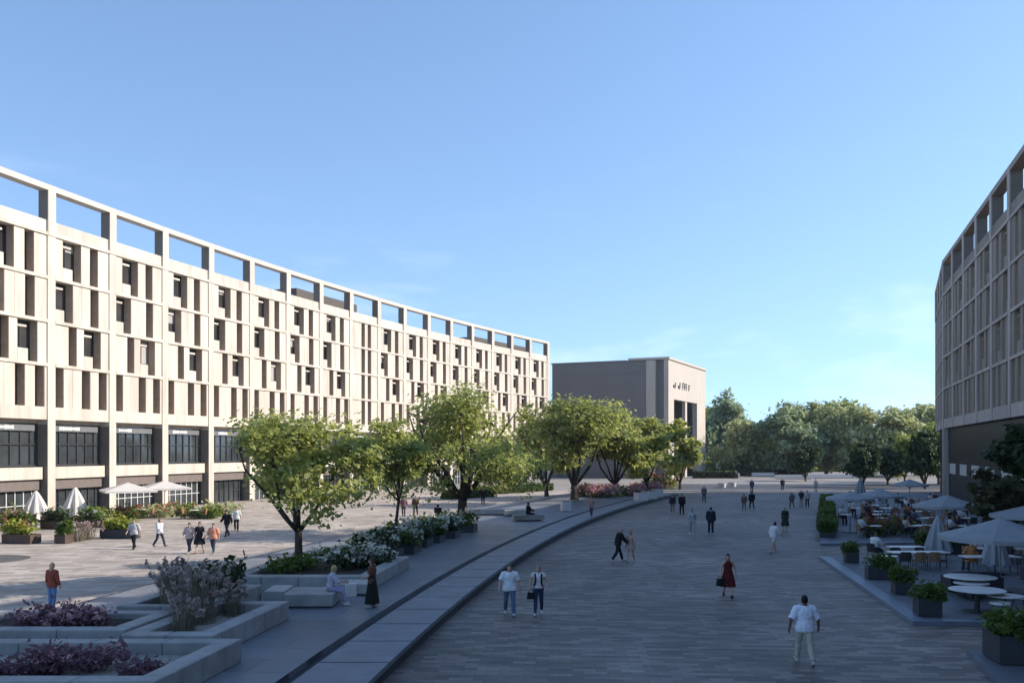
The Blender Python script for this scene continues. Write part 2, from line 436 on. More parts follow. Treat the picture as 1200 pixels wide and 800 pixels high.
    T = lab == 0; UA = lab == 4; FA = lab == 5
    lowcut = -.07 if tuck == 0 else .04
    smask = ((T | ((lab == 1) & (tuck == 0) & (pose != 'sit'))) & (spt > lowcut)) | (lab == 7) & (fc[:,2] < (O+up*.53).z)
    if sleeve > 0:
        smask |= UA & (tt < min(1, sleeve) if sleeve < 1 else UA)
        smask |= UA & (np.abs(fc[:,0]) < sw)
        if sleeve > 1: smask |= FA & (tt < sleeve-1)
    else:
        smask &= ~((spt > .44) & (np.abs(fc[:,0]) > .10))
    if top is not None: shell('top' if fem else 'shirt', smask, .028 if fem else .042, top, .013)
    if bottom in ('trousers', 'shorts'):
        bm_ = (T & (spt < .10)) | (lab == 1)
        if bottom == 'trousers': bm_ |= (lab == 2)
        else: bm_ &= ~((lab == 1) & (tt > .72))
        shell(bottom, bm_, np.where(fc_v < .5*hz, .026, .015) if not fem else .012, bcol, .006)
        if bottom == 'trousers': pass
    elif bottom in ('skirt', 'dress'):
        q = MB(); rings = []; nn = 28
        t0 = .27 if bottom == 'dress' else .17
        if pose == 'sit': t0 = .15
        z0 = (O+up*t0).z; z1 = hem
        for k in range(9):
            t = k/8; z = z0+(z1-z0)*t
            c = (O+up*t0).lerp(Vector((0, (rel[0][1].y+rel[1][1].y)*.5, z1)), t) if pose != 'sit' else O+up*t0*(1-t)
            w = (.142*wide+.012)+(.10)*t**.75 if t < .45 else .232*wide+.035*(t-.45)
            w = np.interp(t, [0,.35,.6,1], [.15,.215,.265,.32])*wide
            d = np.interp(t, [0,.35,.6,1], [.115,.16,.20,.25])
            fo = [1+.06*t*math.sin(5*2*math.pi*j/nn+k*.2)+.03*t*math.sin(9*2*math.pi*j/nn) for j in range(nn)]
            rings.append([Vector((c.x+w*fo[j]*math.cos(2*math.pi*j/nn), c.y+d*fo[j]*math.sin(2*math.pi*j/nn), z)) for j in range(nn)])
        q.loft(rings, cap=False); q.v = [Vector(v)*s for v in q.v]
        q.build(bottom, cloth(bcol), root, smooth=True)
    sh_ = lab == 3
    for sx in (-1,1): shell('shoe', sh_ & (fc[:,0]*sx > 0), .008, shoe, .001)
    # hair
    q = MB(); nn, mm = 22, 14; rings = []
    for k in range(mm+1):
        t = math.pi*k/mm*(.72 if hairlen == 0 else .80); ring = []
        for j in range(nn):
            a = 2*math.pi*j/nn; y = math.cos(a)
            x_ = math.sin(t)*math.sin(a); y_ = math.sin(t)*y; z_ = math.cos(t)
            front = max(0, y)
            lift = 0
            tz = z_
            if front > .25 and z_ < .35: tz = .35 - .0*(z_); 
            rr = 1.0+.05*noise.noise(Vector((x_*3,y_*3,z_*3)))
            yy = y_
            if front > .25 and z_ < .35:
                yy = y_*.93
            ring.append(H(.081*x_*rr, .101*yy*rr-.006, .118*tz*rr+.012))
        rings.append(ring)
    q.loft(rings, cap=False)
    if hairlen > 0:
        rr = []
        for k in range(7):
            t = k/6; z = .05-t*(.10+.22*hairlen); w = .078-.016*t; d = .058-.018*t
            rr.append([H(w*math.cos(2*math.pi*j/14), -.052-.03*t+d*math.sin(2*math.pi*j/14), z) for j in range(14)])
        q.loft(rr)
    q.v = [Vector(v)*s for v in q.v]
    q.build('hair', cloth(hair, .6), root, smooth=True)
    for sx in (-1,1):
        q = MB(); q.capsule(H(sx*.031-.006,.082,.012)*s, .009*s, H(sx*.031+.006,.082,.012)*s, .009*s, 8, 3)
        q.build('eye', EYEM, root, smooth=True)
    q = MB(); q.capsule(H(-.02,.084,-.062)*s, .008*s, H(.02,.084,-.062)*s, .008*s, 8, 3); q.build('mouth', LIPM, root, smooth=True)
    if straps:
        for sx in (-1,1):
            q = MB(); q.tube([Vector(p)*s for p in ((sx*.10,-.10,hz+.30),(sx*.11,-.05,hz+.50),(sx*.105,.06,hz+.515),(sx*.10,.165,hz+.38),(sx*.115,.165,hz+.20),(sx*.15,.07,hz+.10))],[.03,.03,.03,.03,.028,.025],6)
            q.build('strap', cloth((.015,.015,.018)), root, smooth=True)
    bpy.data.meshes.remove(body)
    HANDS[root.name] = [(root.matrix_basis, (K*s)) for W, K, fd, sx in hands]
    return root
HANDS = {}
def hand_pos(p, i):
    K = HANDS[p.name][i][1]
    a = p.rotation_euler.z
    return (p.location.x+K.x*math.cos(a)-K.y*math.sin(a), p.location.y+K.x*math.sin(a)+K.y*math.cos(a), p.location.z+K.z)

ZT = .42          # level of the raised terrace
WHITE = (.66,.66,.66); JEAN = (.10,.15,.24); DJEAN = (.035,.05,.10); BLACK = (.018,.018,.022); KHAKI = (.40,.36,.28); BEIGE = (.46,.34,.27)
def P_(label, px, py, hpx, face, Z=0.0, **kw):
    x, y = G(px, py, Z)
    h = hpx*y/F
    if kw.get('pose') == 'sit': h = kw.pop('H')
    elif 'H' in kw: h = kw.pop('H')
    v = .017 if hpx > 45 else .022 if hpx > 30 else .03
    return person(label, (x, y, Z), h, face, vox=v, **kw)
# plaza
man_front = P_('man seen from behind in white shirt and khaki trousers, arms held slightly out', 943, 777, 82, 4, pose='walk', top=(.72,.75,.84), sleeve=.95, bcol=(.46,.43,.36), shoe=(.5,.46,.42), hair=(.012,.01,.01), skin=2,
   arms=[(R(-4), R(29), R(14)), (R(4), R(29), R(20))])
P_('man in white tee shirt and blue jeans walking beside the woman with dark straps', 597, 720, 61, 176, pose='walk', top=(.74,.75,.78), sleeve=.75, bcol=JEAN, shoe=(.55,.55,.55), hair=(.12,.08,.05), arms=[(R(-8),R(26),R(14)),(R(10),R(26),R(18))])
wom_strap = P_('woman in cropped white top and dark jeans with bag straps over both shoulders', 631, 720, 60, 182, pose='walk', ph=-1, top=(.66,.62,.62), sleeve=.25, tuck=1, bcol=DJEAN, shoe=(.7,.7,.7), hair=(.36,.22,.16), hairlen=.5, fem=True, straps=True, arms=[(R(2),R(24),R(40)),(R(6),R(24),R(35))])
wom_red = P_('woman in dark red dress with long dark hair carrying a black handbag', 853, 699, 52, 184, pose='walk', top=(.10,.016,.016), sleeve=0, bottom='dress', bcol=(.10,.016,.016), shoe=BLACK, hair=(.02,.012,.01), hairlen=.9, fem=True, hem=.42, skin=0, arms=[(R(-6),R(24),R(22)),(R(8),R(22),R(26))])
P_('grey haired person in black clothes bending toward the companion in beige', 724, 658, 38, 75, pose='walk', top=BLACK, sleeve=1.9, bcol=BLACK, shoe=(.6,.58,.56), hair=(.42,.30,.30), lean=14, H=1.74)
P_('person in beige top and skirt leaning on the companion in black', 739, 658, 38, 200, pose='walk', ph=-1, top=BEIGE, sleeve=1.6, bottom='skirt', bcol=(.44,.30,.27), shoe=(.5,.4,.35), hair=(.25,.15,.09), hairlen=.7, fem=True, hem=.72)
P_('person in loose white shirt and white shorts stepping forward', 906, 647, 36, 60, pose='walk', top=(.68,.68,.70), sleeve=1.3, bottom='shorts', bcol=(.62,.62,.62), shoe=(.6,.5,.45), hair=(.03,.02,.02), lean=12, H=1.7)
P_('person in long dark coat standing just behind the one in white shorts', 920, 622, 28, 10, top=(.028,.035,.032), sleeve=1.9, bottom='skirt', bcol=(.028,.035,.032), shoe=(.4,.4,.4), hair=(.30,.22,.18), fem=True, hem=.4)
P_('slim person in pale grey clothes walking near the middle of the plaza', 811, 626, 31, 185, pose='walk', top=(.42,.43,.44), sleeve=1.5, bcol=(.36,.37,.38), shoe=(.7,.7,.7), hair=(.08,.05,.03), fem=True)
P_('person in dark navy clothes standing right of the one in pale grey', 833, 626, 32, 20, top=(.022,.03,.045), sleeve=1.9, bcol=(.02,.028,.04), shoe=(.6,.6,.6), hair=(.02,.015,.012))
P_('person in black jacket and light shoes at the far end of the bench', 788, 601, 22, 190, top=(.035,.03,.045), sleeve=1.9, bcol=(.20,.19,.20), shoe=(.5,.5,.5))
P_('tall person all in black beside the one with light shoes', 799, 603, 25, 170, top=BLACK, sleeve=1.9, bcol=BLACK, shoe=BLACK, H=1.8)
P_('dark haired person in grey top far up the plaza', 825, 588, 19, 180, top=(.16,.15,.18), sleeve=1.2, bcol=(.05,.05,.09), shoe=BLACK)
P_('person in brown jacket walking left of a companion in black', 872, 597, 19, 10, pose='walk', top=(.17,.12,.08), sleeve=1.9, bcol=(.12,.11,.09), shoe=BLACK)
P_('person in black coat walking right of a companion in brown', 881, 597, 22, 0, pose='walk', top=BLACK, sleeve=1.9, bcol=(.07,.065,.06), shoe=(.4,.4,.4))
P_('person in purple grey jacket walking away by the cafe hedge', 928, 595, 19, 0, pose='walk', top=(.15,.12,.17), sleeve=1.9, bcol=(.08,.07,.09), shoe=BLACK)
P_('person in dark blue top with pale trousers beside the hedge', 939, 593, 19, 175, top=(.03,.035,.05), sleeve=1.2, bcol=(.33,.31,.30), shoe=BLACK)
P_('person in pale top and black trousers nearest the hedge', 946, 594, 20, 185, top=(.45,.46,.46), sleeve=1.0, bcol=BLACK, shoe=BLACK)
P_('person in white top beyond the pale kerb', 956, 576, 13, 180, top=(.6,.6,.62), sleeve=1.0, bcol=(.3,.3,.32), shoe=BLACK, H=1.68)
P_('dark dressed person beyond the pale kerb left of the one in white', 917, 575, 12, 180, top=(.05,.04,.05), sleeve=1.9, bcol=BLACK, shoe=BLACK, H=1.7)
P_('person in mauve jacket beyond the pale kerb, alone', 881, 577, 12, 180, top=(.16,.13,.18), sleeve=1.9, bcol=(.07,.07,.1), shoe=BLACK, H=1.7)
# terrace
P_('woman in long dark green dress standing by the groove of the terrace', 436, 711, 57, 285, Z=ZT, top=(.16,.07,.05), sleeve=.7, bottom='dress', bcol=(.018,.022,.014), shoe=(.62,.62,.55), hair=(.10,.04,.025), hairlen=.9, fem=True, hem=.14, arms=[(R(8),R(10),R(60)),(R(12),R(10),R(55))])
P_('person in pinkish top and dark trousers walking on the stone bench', 693, 606, 22, 200, Z=ZT, pose='walk', top=(.38,.24,.24), sleeve=.6, bcol=(.09,.08,.14), shoe=(.5,.45,.4), hair=(.05,.03,.02), fem=True, H=1.62)
# lit street on the left
P_('blond person in rust red top and blue jeans seen from behind', 61, 716, 57, 15, pose='stand', top=(.26,.07,.045), sleeve=1.8, bcol=(.13,.22,.42), shoe=(.6,.55,.5), hair=(.55,.36,.22), hairlen=.5, fem=True, H=1.66)
P_('person in pale grey shirt and black trousers walking with a trolley hand low', 157, 643, 35, 185, pose='walk', top=(.42,.41,.42), sleeve=1.3, bcol=BLACK, shoe=BLACK, hair=(.10,.07,.05), H=1.72)
P_('person in pale blue shirt and navy trousers near the flower beds', 187, 640, 31, 110, pose='walk', top=(.55,.58,.64), sleeve=1.4, bcol=(.03,.04,.07), shoe=(.2,.2,.2), hair=(.16,.10,.06), H=1.62)
P_('person in pale pink top, left of the three walking together', 222, 648, 34, 190, pose='walk', top=(.48,.38,.36), sleeve=1.0, bcol=(.06,.06,.08), shoe=(.4,.35,.3), hair=(.05,.03,.02), H=1.68)
P_('person in black dress in the middle of the three walking together', 234, 648, 36, 178, pose='walk', ph=-1, top=BLACK, sleeve=.7, bottom='dress', bcol=BLACK, shoe=(.3,.1,.1), hair=(.02,.015,.01), hairlen=.7, fem=True, H=1.72, hem=.5)
P_('person in orange salmon top, right of the three walking together', 250, 648, 33, 185, pose='walk', top=(.62,.28,.18), sleeve=1.0, bcol=(.05,.06,.09), shoe=(.2,.2,.2), hair=(.06,.03,.02), H=1.64)
P_('person in black pushing past the salmon topped one near the tree', 266, 628, 29, 200, pose='walk', top=BLACK, sleeve=1.9, bcol=(.05,.05,.06), shoe=BLACK, H=1.7)
P_('person in white shirt behind the first tree crown', 277, 622, 25, 170, pose='walk', top=(.6,.6,.58), sleeve=1.0, bcol=BLACK, shoe=BLACK, H=1.7)
P_('person in bright blue top seen through the first tree crown', 346, 617, 27, 180, pose='stand', top=(.12,.22,.46), sleeve=.9, bcol=(.10,.10,.12), shoe=BLACK, H=1.7)
P_('dark dressed person behind the thin tree, left of a pair', 473, 605, 20, 180, pose='walk', top=(.20,.10,.12), sleeve=1.5, bcol=(.07,.06,.07), shoe=BLACK, H=1.7)
P_('brown dressed person behind the thin tree, right of a pair', 487, 604, 20, 180, pose='walk', ph=-1, top=(.12,.07,.05), sleeve=1.5, bcol=BLACK, shoe=BLACK, H=1.7)
P_('person in black walking just right of the big forked trunk', 566, 591, 18, 180, pose='walk', top=BLACK, sleeve=1.9, bcol=BLACK, shoe=BLACK, H=1.72)
# ------------------------------------------------------------------ ground, street, plaza, terrace
def bx(y):      # right foot of the long bench
    d = y-20
    return -3.2 + .10*d + .00165*d*d
def bslope(y): return .10+.0033*(y-20)
def ribbon(name, f0, f1, ys, z, m, thick=None):
    q = MB()
    for a, b in zip(ys[:-1], ys[1:]):
        if thick is None: q.quad((f0(a),a,z),(f1(a),a,z),(f1(b),b,z),(f0(b),b,z))
        else: q.hexa([(f0(a),a,z-thick),(f1(a),a,z-thick),(f1(b),b,z-thick),(f0(b),b,z-thick),(f0(a),a,z),(f1(a),a,z),(f1(b),b,z),(f0(b),b,z)])
    return q.build(name, m)
PLAZA_M = paver_mat('slate_plaza_pavers', (.100,.083,.071), (.182,.152,.131), (.33,.27,.232), (.112,.092,.078), .6, .26, .05, streak=.7, rough=.62, big=.34)
STREET_M = paver_mat('warm_street_pavers', (.28,.238,.20), (.37,.32,.272), (.47,.415,.36), (.21,.18,.155), .9, .45, -.2, streak=.5, rough=.75, big=.16)
TERR_M = paver_mat('blue_slate_terrace', (.125,.132,.15), (.16,.17,.192), (.205,.215,.238), (.055,.062,.075), 2.4, 1.3, .1, streak=.75, msize=.014, rough=.5, spec=.45, big=.12)
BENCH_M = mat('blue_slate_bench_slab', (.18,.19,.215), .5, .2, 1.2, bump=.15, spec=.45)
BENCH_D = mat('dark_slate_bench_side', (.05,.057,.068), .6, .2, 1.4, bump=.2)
FAR_M = paver_mat('pale_far_paving', (.21,.195,.18), (.27,.25,.23), (.34,.31,.29), (.18,.165,.155), 1.2, .6, 0, streak=.6, big=.15)
GROUND_M = mat('distant_ground', (.20,.19,.16), .9, .25, .05)
q = MB(); q.quad((-1500,-300,-.03),(1500,-300,-.03),(1500,2500,-.03),(-1500,2500,-.03)); struct(q.build('ground', GROUND_M))
YS = [-10+3*i for i in range(46)]
TL = lambda y: bx(max(y,0))-12.4
struct(ribbon('street', lambda y: -75, lambda y: TL(y)+.5, [-10+6*i for i in range(24)], -.004, STREET_M))
struct(ribbon('plaza', lambda y: bx(max(y,0))-.5, lambda y: 95, [-10+4*i for i in range(35)], 0.0, PLAZA_M))
q = MB(); q.quad((-75,126.02,-.006),(130,126.02,-.006),(130,260,-.006),(-75,260,-.006)); struct(q.build('far_road', FAR_M))
ty = [4+2.0*i for i in range(55)]
struct(ribbon('terrace', lambda y: TL(y), lambda y: bx(y)-2.04, ty, ZT, TERR_M, .46))
q = MB()     # curb-like pale edge of the terrace on the street side
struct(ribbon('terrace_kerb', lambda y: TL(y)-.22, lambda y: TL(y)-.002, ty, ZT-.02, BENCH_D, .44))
q = MB(); q.quad((21,128,0),(130,128,0),(130,149,0),(24,149,0)); struct(q.build('far_shade_strip', paver_mat('painted_far_shade', (.05,.05,.052), (.07,.07,.072), (.095,.092,.09), (.05,.05,.05), 6, 3, 0, streak=.9)))  # dark strip paints shade onto the far paving between the kerbs
q = MB(); y0 = 126.0
q.box(14, 62, 125.7, 126.3, -.02, .15); struct(q.build('kerb', mat('white_kerb_stone', (.62,.60,.57), .7, .08, 2)))
q = MB(); q.box(22, 70, 150, 150.6, -.02, .14); struct(q.build('kerb', MATS['white_kerb_stone']))

# long bench : plinth set back under slabs with open joints, and the dark drain channel behind
root = empty('long_bench', (bx(30), 30, 0), 0, 'long curved slate bench of big slabs edging the plaza', 'bench')
q = MB()
for a, b in zip(ty[:-1], ty[1:]):
    q.hexa([(bx(a)-1.62,a,0),(bx(a)-.10,a,0),(bx(b)-.10,b,0),(bx(b)-1.62,b,0),(bx(a)-1.62,a,.30),(bx(a)-.10,a,.30),(bx(b)-.10,b,.30),(bx(b)-1.62,b,.30)])
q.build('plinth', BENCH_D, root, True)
q = MB(); y = 5.0
while y < 110:
    for (a, b) in ((y+.05, y+1.25), (y+1.25, y+2.45)):
        q.hexa([(bx(a)-1.68,a,.301),(bx(a),a,.301),(bx(b),b,.301),(bx(b)-1.68,b,.301),(bx(a)-1.68,a,ZT),(bx(a),a,ZT),(bx(b),b,ZT),(bx(b)-1.68,b,ZT)])
    y += 2.5
q.build('seat', BENCH_M, root, True)
q = MB()
for a, b in zip(ty[:-1], ty[1:]):
    q.hexa([(bx(a)-2.037,a,0),(bx(a)-1.683,a,0),(bx(b)-1.683,b,0),(bx(b)-2.037,b,0),(bx(a)-2.037,a,.27),(bx(a)-1.683,a,.27),(bx(b)-1.683,b,.27),(bx(b)-2.037,b,.27)])
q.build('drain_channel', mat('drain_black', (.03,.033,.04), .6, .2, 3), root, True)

# ------------------------------------------------------------------ the long facades
SHADE_LINING = mat('painted_shade_lining', (.19,.16,.135), .65, .12, 1.5)  # dark tone stands in for shade on the unlit column sides
REVEAL_SHADE = mat('shaded_reveal', (.44,.34,.25), .6, .15, 2)  # brown tone puts the shade of the window jambs into the colour
BLIND = mat('pale_window_blind', (.40,.38,.35), .8, .06, 3)
ROWS = [
  [('s',1.0),('p',1.0),('p',1.05),('s',1.0),('p',1.0),('s',1.0),('p',.25)],
  [('p',1.55),('s',.95),('p',.8),('w',2.05),('p',.95)],
  [('w',2.05),('p',1.0),('p',1.0),('s',1.0),('p',1.25)],
  [('p',.9),('w',2.1),('p',1.0),('s',1.0),('p',1.3)],
]
JOINT = [[('p',2.2),('s',.9),('p',.7),('s',.9),('p',1.6)]]*4
ZB, FH = 8.9, 3.45
ZTOP = ZB+4*FH
def path(p, heads, L=7.25):
    pts = [p]
    for h in heads: pts.append((pts[-1][0]+L*math.sin(R(h)), pts[-1][1]+L*math.cos(R(h))))
    return pts
DGREEN = glass_mat('green_black_glass', (.012,.015,.015), .35, .08)
REFLECTION = mat('painted_reflection_pane', (.50,.52,.48), .5, .12, 2)  # pale colour stands in for the sunlit facade mirrored in the glass
def gw(root, f, L, hw, k):
    '''flush dark glazing under the shaded block with a row of pale panes painted as reflections'''
    s = MB(); s.box(0, L, -1.11, -.50, 0, 7.895, f)
    so = s.build('shopfront', mat('dark_glossy_base', (.026,.028,.028), .6, .3, .6, spec=.15), root, True)
    g = MB(); g.box(.0, L, -.498, -.45, 4.25, 7.8, f); g.build('glass', DGREEN, so, True)
    m = MB()
    for x in np.arange(1.8, L, 3.6): m.box(x-.03, x+.03, -.449, -.40, 4.25, 7.8, f)
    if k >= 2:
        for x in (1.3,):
            m = MB(); m.box(x, x+4.2, -.495, -.46, 2.95, 4.05, f); m.build('pane', REFLECTION, so, True)
def building(name, label, pts, stone, beam, mirror, solo, joint=(), plain=(), flush=False, trim=None, depth=18, pent=(), lit=()):
    root = empty(name, (pts[0][0], pts[0][1], 0), 0, label, 'building')
    n = len(pts)-1
    fr = []
    for a, b in zip(pts[:-1], pts[1:]):
        L = math.hypot(b[0]-a[0], b[1]-a[1]); fr.append((a[0], a[1], (b[0]-a[0])/L, (b[1]-a[1])/L, L))
    cf = []
    for k in range(n+1):
        f = fr[max(0,k-1)]; g = fr[min(k,n-1)]
        u = Vector((f[2]+g[2], f[3]+g[3])).normalized(); cf.append((pts[k][0], pts[k][1], u.x, u.y))
    wall = MB(); beams = MB(); rest = MB(); rest_g = MB(); rest_r = MB(); led = MB()
    hw = .42
    for k in range(n):
        L = fr[k][4]; f = fr[k][:4]
        W = L-2*hw
        # ledges, base band, parapet
        led.box(hw, L-hw, -.85, .0, 7.9, ZB, f)
        for r in range(1, 5): led.box(hw, L-hw, -.85, .10, ZB+r*FH-.25, ZB+r*FH, f)
        wall.box(hw, L-hw, -.45, -.04, ZTOP, ZTOP+.95, f)
        for r in range(4):
            pat = [('p',1.2)]*5 if k in plain else (JOINT if k in joint else ROWS)[r]
            if mirror: pat = pat[::-1]
            sc = W/sum(w for _, w in pat); a = hw
            z0, z1 = ZB+r*FH, ZB+(r+1)*FH-.25
            for t, w in pat:
                w *= sc
                if t == 'p':
                    # slim shadow joint beside each panel
                    wall.box(a, a+w-.03, -.85, -.02 if r % 2 else -.0, z0, z1, f)
                    wall.box(a+w-.03, a+w, -.85, -.10, z0, z1, f)
                else:
                    m_ = MB(); g_ = MB()
                    g_.box(a, a+w, -.86, -.82, z0, z1, f)
                    t_ = .05; rv_ = MB(); rv_.box(a, a+.03, -.735, -.035, z0, z1, f); rw_ = MB(); rw_.box(a+w-.03, a+w, -.735, -.035, z0, z1, f)
                    m_.box(a, a+t_, -.82, -.74, z0, z1, f); m_.box(a+w-t_, a+w, -.82, -.74, z0, z1, f)
                    m_.box(a+t_, a+w-t_, -.82, -.74, z0, z0+t_, f); m_.box(a+t_, a+w-t_, -.82, -.74, z1-t_, z1, f)
                    if t == 'w':
                        m_.box(a+w*.5-.03, a+w*.5+.03, -.82, -.74, z0+t_, z1-t_, f)
                        x0, x1 = (a, a+w*.52) if not mirror else (a+w*.48, a+w)
                        x0, x1 = (x0+.031, x1) if not mirror else (x0, x1-.031); wall.box(x0, x1, -.73, -.03, z0, z0+.95, f)          # sill block
                        wall.box(x0, x1-.12, -.6, -.06, z1-.62, z1-.46, f)   # light shelf
                    bl_ = MB()
                    if t == 'w' and (k*7+r*5) % 3 == 0: bl_.box(a+w*.52 if not mirror else a+.06, a+w-.06 if not mirror else a+w*.48, -.815, -.80, z1-[.7,1.3,2.1][(k+r) % 3], z1-.06, f)
                    if (k, r) in solo or k in solo:
                        wo = m_.build('window', DARKMETAL, root, True); g_.build('pane', GLASS, wo, True); rv_.build('reveal', REVEAL_SHADE, wo, True); rw_.build('reveal', REVEAL_SHADE, wo, True)
                        if bl_.v: bl_.build('blind', BLIND, wo, True)
                    else:
                        for s_, d_ in ((m_, rest), (rv_, rest_r), (rw_, rest_r), (g_, rest_g)):
                            i0 = len(d_.v); d_.v += s_.v; d_.f += [tuple(i0+j for j in q_) for q_ in s_.f]; d_.mi += s_.mi
                a += w
        beams.box(hw, L-hw, -.78, .12, 26.0, 26.45, f)
        # ground floors
        if flush:
            gw(root, f, L, hw, k); continue
        wall.box(hw, L-hw, -1.1, -.855, 7.6, 7.9, f)
        sf = MB()
        for x in np.arange(.9, L-.5, 1.02): sf.box(x-.05, x+.05, -.92, -.83, 4.25, 7.05, f)
        sf.box(hw+.1, L-hw-.1, -.92, -.81, 4.2, 4.35, f); sf.box(hw+.1, L-hw-.1, -.92, -.81, 5.9, 5.98, f)
        so = sf.build('shopfront', DARKMETAL, root, True)
        g_ = MB(); g_.box(hw, L-hw, -1.06, -.93, .0, 7.6, f); g_.build('glass', SHOPGLASS, so, True)
        s_ = MB(); s_.box(hw+.12, L-hw-.12, -.8, -.3, 3.2, 4.15, f); s_.build('spandrel', stone, so, True)
        s_ = MB(); s_.box(hw+.1, L-hw-.1, -.85, -.55, 2.35, 3.19, f); s_.build('fascia', FASCIA, so, True)
        s_ = MB(); s_.box(hw+.15, L-hw-.5, -.88, -.72, 7.0, 7.5, f); s_.build('sign_panel', SIGNGREY, so, True)
        if lit and k in lit:
            s_ = MB(); r_ = random.Random(k); x = hw+1.1+r_.random()
            for j in range(r_.randint(8, 12)):     # unreadable pale lettering on the sign panel
                w = r_.uniform(.10,.24); hh = r_.uniform(.16,.3)
                s_.box(x, x+w, -.719, -.70, 7.25-hh/2, 7.25+hh/2, f); x += w+.05
            s_.build('lettering', LETTER, so, True)
        s_ = MB()
        for x in np.arange(1.0, L-.6, .86):
            s_.box(x-.04, x+.04, -.92, -.84, 0.0, 2.34, f)
        s_.box(hw+.1, L-hw-.1, -.92, -.85, 1.15, 1.21, f)
        s_.build('door_frame', WHITEMETAL if k % 3 else DARKMETAL, so, True)
    wall.build('wall', stone, root, True); led.build('ledge', trim or stone, root, True)
    beams.build('roof_beam', beam, root, True)
    for k in range(n+1):
        c = MB(); c.box(-hw, hw, -.86, .08, 7.9 if flush and k != 3 else 0, ZTOP-.25, cf[k]); c.box(-hw, hw, -.80, .13, ZTOP-.25, 26.45, cf[k])
        co_ = c.build('column', trim or stone, root, True)
        for sx in (-1, 1):      # thin linings painting shade on column sides, roof frame and arcade
            for za, zb in ((ZTOP+.96, 25.98), (.05, 7.5)):
                if za < 1 and flush: continue
                c = MB(); c.box(min(sx*hw, sx*(hw+.02)), max(sx*hw, sx*(hw+.02)), -.78 if za > 1 else -.85, .04, za, zb, cf[k]); c.build('shade_lining', SHADE_LINING, co_, True)
    for k in range(n+1):
        continue
        pr = MB(); pr.box(-hw-.12, hw+.12, -1.76, -.862, 0, 7.545, cf[k]); pr.build('pier', PIER, root, True)
    if rest.v:
        wo = rest.build('window_frame', DARKMETAL, root, True); wo['kind'] = 'stuff'
        rest_g.build('pane', GLASS, wo, True); rest_r.build('reveal', REVEAL_SHADE, wo, True)['kind'] = 'stuff'
    core = MB()
    def off(k, d): x, y, ux, uy = cf[k]; return (x+d*uy, y-d*ux)
    for zi, zo, d in ((8.9, ZTOP, -.88), (0, 8.9, -1.12)):
        for k in range(n):
            A, B, Cc, D = off(k,d), off(k+1,d), off(k+1,-depth), off(k,-depth)
            core.quad((*A,zi),(*B,zi),(*B,zo),(*A,zo)); core.quad((*Cc,zi),(*D,zi),(*D,zo),(*Cc,zo))
            if zo == ZTOP: core.quad((*A,zo),(*B,zo),(*Cc,zo),(*D,zo))
        for k in (0, n):
            A, D = off(k,d), off(k,-depth); core.quad((*A,zi),(*D,zi),(*D,zo),(*A,zo))
    core.build('roof', stone, root, True)
    for k0, k1, h in pent:
        c = MB()
        for k in range(k0, k1):
            c.hexa([(*off(k,-3.5),ZTOP+.01),(*off(k+1,-3.5),ZTOP+.01),(*off(k+1,-9),ZTOP+.01),(*off(k,-9),ZTOP+.01),(*off(k,-3.5),ZTOP+h),(*off(k+1,-3.5),ZTOP+h),(*off(k+1,-9),ZTOP+h),(*off(k,-9),ZTOP+h)])
        c.build('plant_room', PIER, root, True)
    return root
heads = [15.0+.95*k for k in range(16)]
back = path((-36.6,74.5), [180+14.6-.3*k for k in range(3)])[::-1]
LPTS = back[:-1] + path((-36.6,74.5), heads)
building('limestone_office_block', 'long sunlit limestone office block with open roof frame along the street', LPTS, STONE, BEAM, False, set(range(1, 12)), joint=(10,), pent=((9,11,3.0),(16,19,2.6)), lit=range(0,12))
fwd = path((47.8,104.0), [22.3, 22.3, 22.3])[::-1]
RPTS = fwd[:-1] + path((47.8,104.0), [180+17.6-.25*max(0,k-6) for k in range(17)])
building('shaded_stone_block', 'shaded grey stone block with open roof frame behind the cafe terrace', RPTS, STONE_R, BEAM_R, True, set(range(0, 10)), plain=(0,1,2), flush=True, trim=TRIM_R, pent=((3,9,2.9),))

# ------------------------------------------------------------------ hall at the end of the street
hx, hy, hh = 30.0, 180.0, R(25)
root = empty('civic_hall', (hx, hy, 0), 0, 'blocky civic hall with tall portal opening beyond the trees', 'building')
f = (hx, hy, math.sin(hh), math.cos(hh))       # along the lit right face; b>0 is toward the plaza
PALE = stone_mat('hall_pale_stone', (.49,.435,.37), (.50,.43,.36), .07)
HALL_SHADE = mat('hall_shaded_wall', (.185,.178,.175), .85, .08, .12)  # grey carries the shade of the hall side turned from the sun
H_ = 23.2
q = MB()                                   # portal wall with opening
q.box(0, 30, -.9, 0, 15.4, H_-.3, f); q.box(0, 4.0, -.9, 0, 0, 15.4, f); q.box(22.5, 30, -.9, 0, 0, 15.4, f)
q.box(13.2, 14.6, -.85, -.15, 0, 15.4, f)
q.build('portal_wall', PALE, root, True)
q = MB(); q.box(.45, 3.9, -8, -2.6, 0, H_-.35, f); q.box(.45, 3.9, -2.59, -.91, 0, H_-.36, f); q.build('recess_wall', HALL_SHADE, root, True)
q = MB(); q.box(22.6, 29.95, -8, -2.6, 0, H_-.35, f); q.box(3.901, 22.599, -8, -2.6, 15.4, H_-.35, f); q.box(3.901, 22.599, -8, -7, 0, 15.39, f); q.build('portal_back', mat('hall_recess_shade', (.085,.078,.072), .8, .1, .3), root, True)  # darker tone paints the shade inside the portal
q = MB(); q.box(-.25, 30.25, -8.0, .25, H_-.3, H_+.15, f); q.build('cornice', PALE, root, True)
q = MB(); q.box(.0, 25, -24, -8.01, 0, H_-.5, f); q.box(-.3, .0, -24.0, -4.31, 0, H_-.45, f); q.build('side_wall', HALL_SHADE, root, True)
